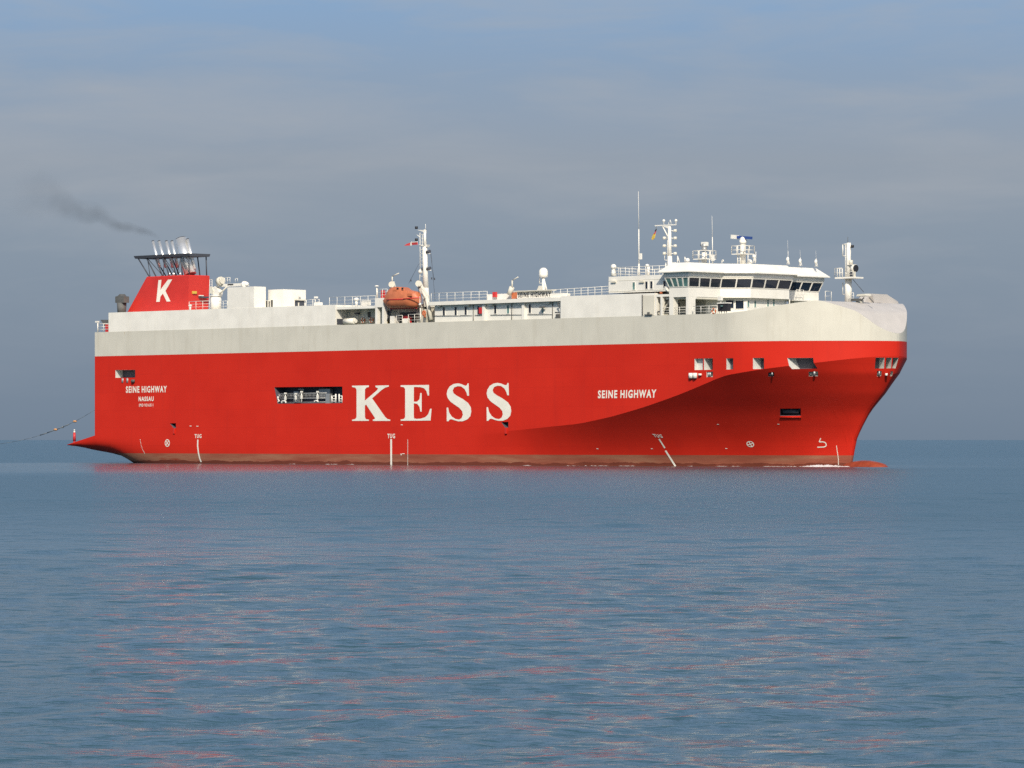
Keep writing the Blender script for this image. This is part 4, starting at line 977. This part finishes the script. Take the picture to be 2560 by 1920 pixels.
put('aerial_mount', MB().tube(side(1884,658,2), side(1885,642,2), .06).tube(side(1888.5,658,2), side(1887,644,2), .06).sphere(side(1885,641,2), .24).tube(side(1889.7,656,2), side(1889.7,629,2), .035), 'white', ship)
put('roof_aerial', MB().path([side(1805,658,-4), side(1805,651,-4), side(1808,649.5,-4), side(1809,654,-4)], .05).path([side(1693,664,-9), side(1694,640,-9), side(1699,657,-9)], .06).path([side(1712,656,-8), side(1712,642,-8), side(1718,655,-8)], .05), 'white', ship)
put('dome_antenna', MB().sphere(side(1719,651,-8), .3).tube(side(1719,657,-8), side(1719,652,-8), .08), 'white', ship)
put('dome_antenna', MB().sphere(side(1874,656,2), .4), 'white', ship)
# radar masts on the wheelhouse roof
def radar(px, yb, yp, yr, yt, Y, hw, big):
    P = lambda x, y, o=0: side(x, y, Y+o); mb = MB(); mb.tube(P(px,yb+3), P(px,yt+9), .36 if big else .33, n=14); mb.box(P(px-hw,0).x, P(px+hw,0).x, Y-1.0, Y+1.0, P(px,yp+1.5).z, P(px,yp-.5).z)
    rm = put('radar_mast', mb, 'white', ship, label='radar mast with turning scanner bar' if big else 'shorter radar mast with round scanner')
    z = P(px,yp-.5).z; x0, x1 = P(px-hw,0).x, P(px+hw,0).x
    put('platform_rail', MB().rail([(x0,Y-1,z),(x1,Y-1,z),(x1,Y+1,z),(x0,Y+1,z),(x0,Y-1,z)], h=P(px,yr).z-z, step=1.0, bars=2, r=.045), 'white', rm)
    legs = MB()
    for x in (px-hw+2, px-hw+9, px+hw-3): legs.tube(P(x,yb+2,-.6), P(x,yp+1,-.6), .055, n=6)
    for y in np.arange(yp+4, yb, 4): legs.tube(P(px-hw+2,y,-.6), P(px-hw+9,y,-.6), .03, n=5)
    put('platform_leg', legs, 'white', rm); return rm, P
rm, P = radar(1857.5, 658, 635, 614.8, 594, -1.0, 15.5, True)
put('scanner_motor', MB().tube(P(1857.8,610), P(1857.8,601), .42, .5, n=14).sphere(P(1858,600), .45), 'white', rm)
a, b = P(1837,592.3), P(1879,595); rot = (b-a).to_track_quat('X','Z').to_matrix()
put('scanner', MB().bx((a+b)/2, ((b-a).length,.32,.34), rot), 'navy', rm); put('scanner_tip', MB().bx(P(1837,592.2), (.95,.5,.5), rot), 'white', rm)
rm, P = radar(1761, 658, 647.5, 627, 622, -5.0, 15.5, False)
put('scanner_motor', MB().tube(P(1761,627), P(1761,618), .36, n=12).sphere(P(1761,615), .42), 'galv', rm); put('scanner', MB().bx(P(1762,610), (.8,.5,.5)), 'white', rm); put('scanner_bracket', MB().bx(P(1760,612.5), (1.0,.3,.2)), 'dark', rm)
# fore mast on the bow
Y = 0.0; P = lambda x, y, o=0: side(x, y, Y+o)
mb = MB(); mb.tube(P(2121,757), P(2121,696), .48, .42, n=14); mb.tube(P(2121,696), P(2122,607), .32, .27, n=12); fm = put('fore_mast', mb, 'white', ship, label='short mast with lookout platform on the bow')
z = P(2120,693).z; x0, x1 = P(2100,0).x, P(2145.5,0).x
put('mast_platform', MB().box(x0, x1, Y-1, Y+1, z-.2, z), 'white', fm)
put('platform_rail', MB().rail([(x0,Y-1,z),(P(2118,0).x,Y-1,z)], h=P(2120,670.5).z-z, step=.45, bars=2).rail([(x0,Y-1,z),(x0,Y+1,z)], h=P(2120,670.5).z-z, step=.5, bars=2).rail([(P(2128,0).x,Y-1,z),(x1,Y-1,z)], h=.6, step=.8, bars=2), 'white', fm)
put('fog_horn', MB().tube(P(2130,671), P(2138.5,671), .38, .52, n=14), 'white', fm); put('horn_mouth', MB().tube(P(2138.6,671), P(2140.5,671), .45, n=14), 'black', fm)
put('lamp_box', MB().box(P(2133,0).x,P(2142,0).x,Y-.8,Y-.2,z,z+.65), 'white2', fm); put('lamp', MB().bx(P(2129,685,-.8), (.35,.3,.5)), 'dark', fm)
put('lamp', MB().tube(P(2127,661), P(2127,650.5), .28, n=10), 'white2', fm); put('lamp_shelf', MB().box(P(2122,0).x,P(2134,0).x,Y-.4,Y+.4,P(2120,663).z,P(2120,661.7).z), 'white', fm)
put('lamp', MB().tube(P(2131,619), P(2131,612.5), .2, n=8), 'black', fm); put('bracket', MB().tube(P(2123,618.5), P(2131,619), .05), 'vent', fm)
lad = MB()
for x in (2113.5,2118): lad.tube(P(x,694), P(x,610), .05, n=5)
for y in np.arange(612, 690, 3.2): lad.tube(P(2113.5,y), P(2118,y), .03, n=5)
lad.path([P(2118,610),P(2107,611),P(2107,640),P(2117,640)], .07, 5); lad.path([P(2107,706),P(2107,736),P(2114,736)], .06, 5); lad.tube(P(2107,714), P(2114,713), .05)
for x in (2114.5,2117): lad.tube(P(x,757), P(x,705), .05, n=5)
put('ladder', lad, 'white', fm); put('lightning_rod', MB().tube(P(2119.5,610), P(2119.5,592), .03), 'vent', fm)
put('stay', MB().tube(P(2131,697), P(2159,730), .035, n=4).tube(P(2122,700), P(2127,744), .02, n=4), 'dark', fm)
# breakwater and gear on the foredeck
Yc = 2.0; P = lambda x, y, o=0: side(x, y, Yc+o)
F_ = lambda x, y, X=133.6: front(x, y, X)
mb = MB(); mb.prism([F_(2158,760),F_(2247,760),F_(2245,754),F_(2217,736),F_(2175,734)], (-1.4,0,0)); put('breakwater', mb, 'fore', ship)
put('breakwater_bracket', MB().prism([F_(2174,738,133.62),F_(2203,757,133.62),F_(2178,757,133.62)], (.5,0,0)), 'fore', ship)
put('foredeck_winch', MB().prism([P(2140,741,-3),P(2163,739,-3),P(2161,734.5,-3),P(2143,735.5,-3)], (0,1.2,0)).box(P(2140,0,-3).x,P(2146,0,-3).x,-1,0,20.3,20.75), 'white2', ship)
put('foredeck_rail', MB().rail([P(2124,752,-3),P(2134,752,-3)], h=1.0, step=.6), 'white', ship)
put('foredeck_fitting', MB().bx(P(2140,749.5,-3.2), (1.4,.3,.3)).tube(P(2160,744,-3), P(2152,752,-3), .1).tube(P(2173,744,-3.2), P(2184,756,-3.2), .07), 'vent', ship)

# ------------------------------------------------------------------ things carried by the ship
# lifeboat
def lifeboat():
    Y = -12.1; P = lambda x, y: side(x, y, Y)
    x0, x1 = sx(967,Y), sx(1050,Y); c = (x0+x1)/2; L = x1-x0; zk0 = P(1008,770.5).z; zg = P(1008,747.5).z
    lb = thing('lifeboat', 'enclosed orange lifeboat hanging from its davits amidships', 'lifeboat', (c,Y,zk0))
    loc = lambda v: (v[0]-c, v[1]-Y, v[2]-zk0)
    rings = []
    for u in np.linspace(0, 1, 15):                    # hull, transom aft to bow
        x = x0+L*u; hb = 1.25*min(1, .55+1.6*u)*min(1, (1.02-u)*4.2)**.6; zb = zk0+.55*max(0, (.16-u)/.16)**1.4+.5*max(0, (u-.86)/.14)**2; zt = zg+.12*(u-.3)
        rings.append([loc((x, Y+hb*s*(1 if k > 0 else 1)*f, zb+(zt-zb)*g)) for s, seq in ((-1, ((0,0),(.55,.05),(.86,.3),(1,.7),(1,1))),(1, ((1,1),(1,.7),(.86,.3),(.55,.05)))) for k, (f, g) in enumerate(seq)])
    me = MB().loft(rings).mesh('boat_hull'); me.set_sharp_from_angle(angle=R(50)); put('boat_hull', me, 'orange', lb)
    # canopy with the raised steering position aft
    prof = [(970,741),(975,727),(986,719),(1000,717.2),(1013,718.5),(1021,725),(1032,727.5),(1044,730),(1049.5,744)]
    rings = []
    for x, y in prof:
        p = P(x, y); u = (p.x-x0)/L; hb = 1.2*min(1, .55+1.6*u)*min(1, (1.02-u)*4.2)**.6; z0 = zg+.12*(u-.3)
        rings.append([loc((p.x, Y+hb*f, z0+(p.z-z0)*g)) for f, g in ((-1,0),(-.96,.35),(-.80,.75),(-.5,1),(.5,1),(.80,.75),(.96,.35),(1,0))])
    me = MB().loft(rings).mesh('canopy'); me.set_sharp_from_angle(angle=R(32)); cp = put('canopy', me, 'orange', lb)
    for x in (994,1006): put('porthole', MB().bx(loc(side(x,721,Y-.98)), (.28,.12,.22)), 'black', cp)
    a, b = loc(side(966,749.5,Y-1.22)), loc(side(1049,744,Y-.9))
    put('fender_strip', MB().path([a, loc(side(1008,747.6,Y-1.3)), b], .07), 'red', lb)
    put('side_hatch', MB().bx(loc(side(1024,737,Y-1.12)), (.95,.06,.35)), 'orange', lb); put('side_hatch', MB().bx(loc(side(987,729,Y-1.0)), (.8,.06,.5)), 'orange', lb)
    put('keel', MB().bx(loc((c,Y,zk0-.02)), (L*.8,.16,.18)), 'red', lb)
    for x, y0, y1 in ((978,728,712),(1047,731,711)): put('fall_wire', MB().tube(loc(side(x,y0,Y)), loc(side(x,y1,Y+.5)), .05, n=5), 'dark', lb)
lifeboat()
# flags
def flag(name, label, cat, top, bands):
    o = thing(name, label, cat, top)
    for nm, m, poly in bands:
        mb = MB(); ps = [Vector(p)-Vector(top) for p in poly]
        mb.prism(ps, (.05,.06,0)); put(nm, mb, m, o)
Pf = lambda x, y, o=0: side(x, y, -9.3+o)
flag('red_ensign', 'red ensign with white cross streaming aft from the mast beside the lifeboat', 'flag', Pf(1043,605), [
  ('flag_cloth', 'flagred', [Pf(1042.5,605.5),Pf(1029,606.5,.2),Pf(1029.5,612.5,.2),Pf(1043,611.5)]),
  ('flag_stripe', 'letter', [Pf(1028.9,604,.2),Pf(1026,606,.25),Pf(1025,613.8,.25),Pf(1028.9,613.6,.2)]),
  ('flag_cloth', 'flagred', [Pf(1025.9,606.5,.26),Pf(1017,609.5,.1),Pf(1010,614.2,-.1),Pf(1024.9,613.8,.26)]),
  ('flag_stripe', 'letter', [Pf(1042.5,603.8,.02),Pf(1029,604.9,.2),Pf(1029,606.4,.2),Pf(1042.5,605.4,.02)])])
Pf = lambda x, y, o=0: side(x, y, -3.3+o)
flag('courtesy_flag', 'limp black red and yellow flag hanging from the yard behind the wheelhouse', 'flag', Pf(1640,566), [
  ('flag_line', 'rope', [Pf(1639,566),Pf(1640,566),Pf(1641,573),Pf(1640,573)]),
  ('flag_cloth', 'flagblack', [Pf(1640,572),Pf(1641,572),Pf(1638.5,579),Pf(1636,578)]), ('flag_cloth', 'flagred', [Pf(1640,577),Pf(1638.4,579.5),Pf(1636.5,586),Pf(1633,585.5)]),
  ('flag_cloth', 'yellow', [Pf(1637.8,584),Pf(1635.5,595.5),Pf(1630.5,600),Pf(1628.5,596.5),Pf(1632.5,586)])])
# lifebuoys
def lifebuoy(c, label):
    o = thing('lifebuoy', label, 'lifebuoy', c, 'lifebuoys hung along the side deck')
    put('ring', MB().torus((0,0,0), .30, .10, (0,1,0)), 'orange', o)
    for a in range(4):
        t_ = math.pi/4+a*math.pi/2; d = Vector((math.cos(t_),0,math.sin(t_))); put('reflective_band', MB().bx(d*.30, (.16,.23,.16), Matrix.Rotation(-t_, 3, 'Y')), 'letter', o)
lifebuoy(side(907.5,801,YW-.3), 'orange lifebuoy on the aft bay wall beside the white drum')
lifebuoy(side(928.5,800,YW-.3), 'orange lifebuoy on the aft bay wall below the square window')
lifebuoy(side(1784.5,777.5,-12.45), 'orange lifebuoy on the white rail beside the black sidelight screen')

# ------------------------------------------------------------------ around the ship
# channel buoy far behind the stern
d = 2150; c = away(186, 1115, d); s = d/FPX
by = thing('channel_buoy', 'red pillar buoy floating far behind the stern overhang', 'buoy', (c.x, c.y, 0))
put('float_body', MB().tube((0,0,-.5),(0,0,1.2),10*s*.62,n=16).tube((0,0,1.2),(0,0,2.6),7*s*.62,4*s*.62,n=16), 'red', by)
put('tower', MB().tube((0,0,2.6),(0,0,7.2),.85,.65,n=12), 'red', by); put('lantern', MB().tube((0,0,7.2),(0,0,7.9),.5,n=10).sphere((0,0,8.5),.42), 'letter', by)
# towing line to a tug outside the picture
pts = [Vector((-.02, -.5, 7.4))]+[side(x, y, -.5) for x, y in ((235,1026),(212,1040),(190,1052),(172,1061),(155,1068),(138,1074.5),(118,1082),(100,1088),(80,1094),(60,1099),(30,1105),(0,1110),(-60,1117),(-140,1124),(-260,1135),(-420,1160),(-440,1164))]
tr = thing('tow_rope', 'dark towing rope sloping from the stern down to the left edge', 'rope', tuple(pts[0]))
rel = [p-pts[0] for p in pts]
put('rope_line', MB().path(rel, .026, 6), 'rope', tr)
put('thick_splice', MB().path(rel[4:9], .075, 6), 'rope', tr)
for x, y, l in ((139,1074,3.2),(187,1053.5,3.0)): put('rope_float', MB().sphere(side(x,y,-.5)-pts[0], .22, sc=(1.9,1,.8)), 'orangef', tr)
put('shackle', MB().sphere(side(157,1067.5,-.5)-pts[0], .17), 'rope', tr)

# foam at the bow and along the waterline
def foam():
    mb = MB(); rnd = random.Random(5)
    def blob(X, Y, l, w, h):
        n = 10; ring = [(X+l*math.cos(a)*rnd.uniform(.7,1.1), Y+w*math.sin(a)*rnd.uniform(.7,1.1), .02) for a in np.linspace(0, 2*math.pi, n, endpoint=False)]
        mb.add(ring+[(X+rnd.uniform(-.2,.2)*l, Y, h)], [(i, (i+1)%n, n) for i in range(n)], True)
    def at(px):
        p = hull_pt(px, HZ+HC*FPX/500, 0); 
        for _ in range(4):
            dd = VV@(np.array([p.x,p.y])-CAM); p = hull_pt(px, HZ+HC*FPX/dd, 0)
        return p
    for px in np.arange(2035, 2134, 1.6):
        p = at(px); k = math.exp(-((px-2075)/32)**2)
        for _ in range(2): blob(p.x+rnd.uniform(-.4,.4), p.y-.35-rnd.random()*(1.0+2.0*k), rnd.uniform(.3,.7), rnd.uniform(.12,.32), rnd.uniform(.05,.11)+.26*k*rnd.random())
    for a, b, n in ((1500,1530,6),(1556,1588,14),(1720,1735,3),(1797,1822,12),(1836,1850,6),(1915,1990,34),(2000,2036,20),(725,740,3),(820,840,6),(872,885,3),(1310,1330,4),(1420,1470,9),(1480,1495,4)):
        for _ in range(n):
            p = at(rnd.uniform(a, b)); blob(p.x, p.y-.1-rnd.random()*.2, rnd.uniform(.2,.7), rnd.uniform(.06,.14), rnd.uniform(.02,.07))
    return mb
put('bow_foam', foam(), 'foam', kind='stuff', label='thin white foam curling at the bow and along the waterline')

# exhaust smoke drifting aft from the funnel
def smoke():
    a, b = side(399,594,YM), side(40,468,YM); ax = b-a; L = ax.length
    rings = [[(x, (r0)*math.cos(t_), (r0)*math.sin(t_)) for t_ in np.linspace(0, 2*math.pi, 20, endpoint=False)] for x, r0 in ((0,.5),(L*.3,1.9),(L*.6,3.3),(L,5.2))]
    me = MB().loft(rings).mesh('smoke_plume')
    m = bpy.data.materials.new('smoke'); m.use_nodes = True; nt = m.node_tree; nt.nodes.clear(); out = N(nt, 'ShaderNodeOutputMaterial'); v = N(nt, 'ShaderNodeVolumePrincipled')
    v.inputs['Color'].default_value = (.10,.10,.10,1)
    tc = N(nt, 'ShaderNodeTexCoord'); sp = N(nt, 'ShaderNodeSeparateXYZ'); nt.links.new(tc.outputs['Object'], sp.inputs[0]); x, y, z = sp.outputs
    u = math_(nt, 'DIVIDE', x, L); rad = math_(nt, 'ADD', math_(nt, 'MULTIPLY', u, 4.4), .45)
    n = N(nt, 'ShaderNodeTexNoise'); n.inputs['Scale'].default_value = .38; n.inputs['Detail'].default_value = 4; nt.links.new(tc.outputs['Object'], n.inputs[0])
    n2 = N(nt, 'ShaderNodeTexNoise'); n2.inputs['Scale'].default_value = .16; n2.inputs['Detail'].default_value = 1; nt.links.new(tc.outputs['Object'], n2.inputs[0])
    zz = math_(nt, 'ADD', z, math_(nt, 'MULTIPLY', math_(nt, 'SUBTRACT', n2.outputs[0], .5), math_(nt, 'MULTIPLY', rad, 2.2)))
    r2 = math_(nt, 'DIVIDE', math_(nt, 'SQRT', math_(nt, 'ADD', math_(nt, 'MULTIPLY', y, y), math_(nt, 'MULTIPLY', zz, zz))), math_(nt, 'MULTIPLY', rad, .8))
    core = math_(nt, 'SUBTRACT', 1.0, r2, clamp=True)
    nn = math_(nt, 'MULTIPLY', math_(nt, 'SUBTRACT', n.outputs[0], .22), 1.8, clamp=True)
    fade = ramp(nt, [(0,(.25,)*3),(.06,(.8,)*3),(.25,(1,)*3),(.6,(.62,)*3),(.85,(.25,)*3),(1,(0,)*3)]); nt.links.new(u, fade.inputs[0])
    thin = math_(nt, 'DIVIDE', 1.0, math_(nt, 'ADD', rad, .6))
    dn = math_(nt, 'MULTIPLY', math_(nt, 'MULTIPLY', math_(nt, 'MULTIPLY', core, nn), math_(nt, 'MULTIPLY', fade.outputs[0], thin)), .66)
    nt.links.new(dn, v.inputs['Density']); nt.links.new(v.outputs[0], out.inputs['Volume'])
    o = put('smoke_plume', me, m, kind='stuff', label='thin dark exhaust smoke drifting left from the funnel pipes')
    o.location = a; o.rotation_euler = ax.to_track_quat('X', 'Z').to_euler()
smoke()
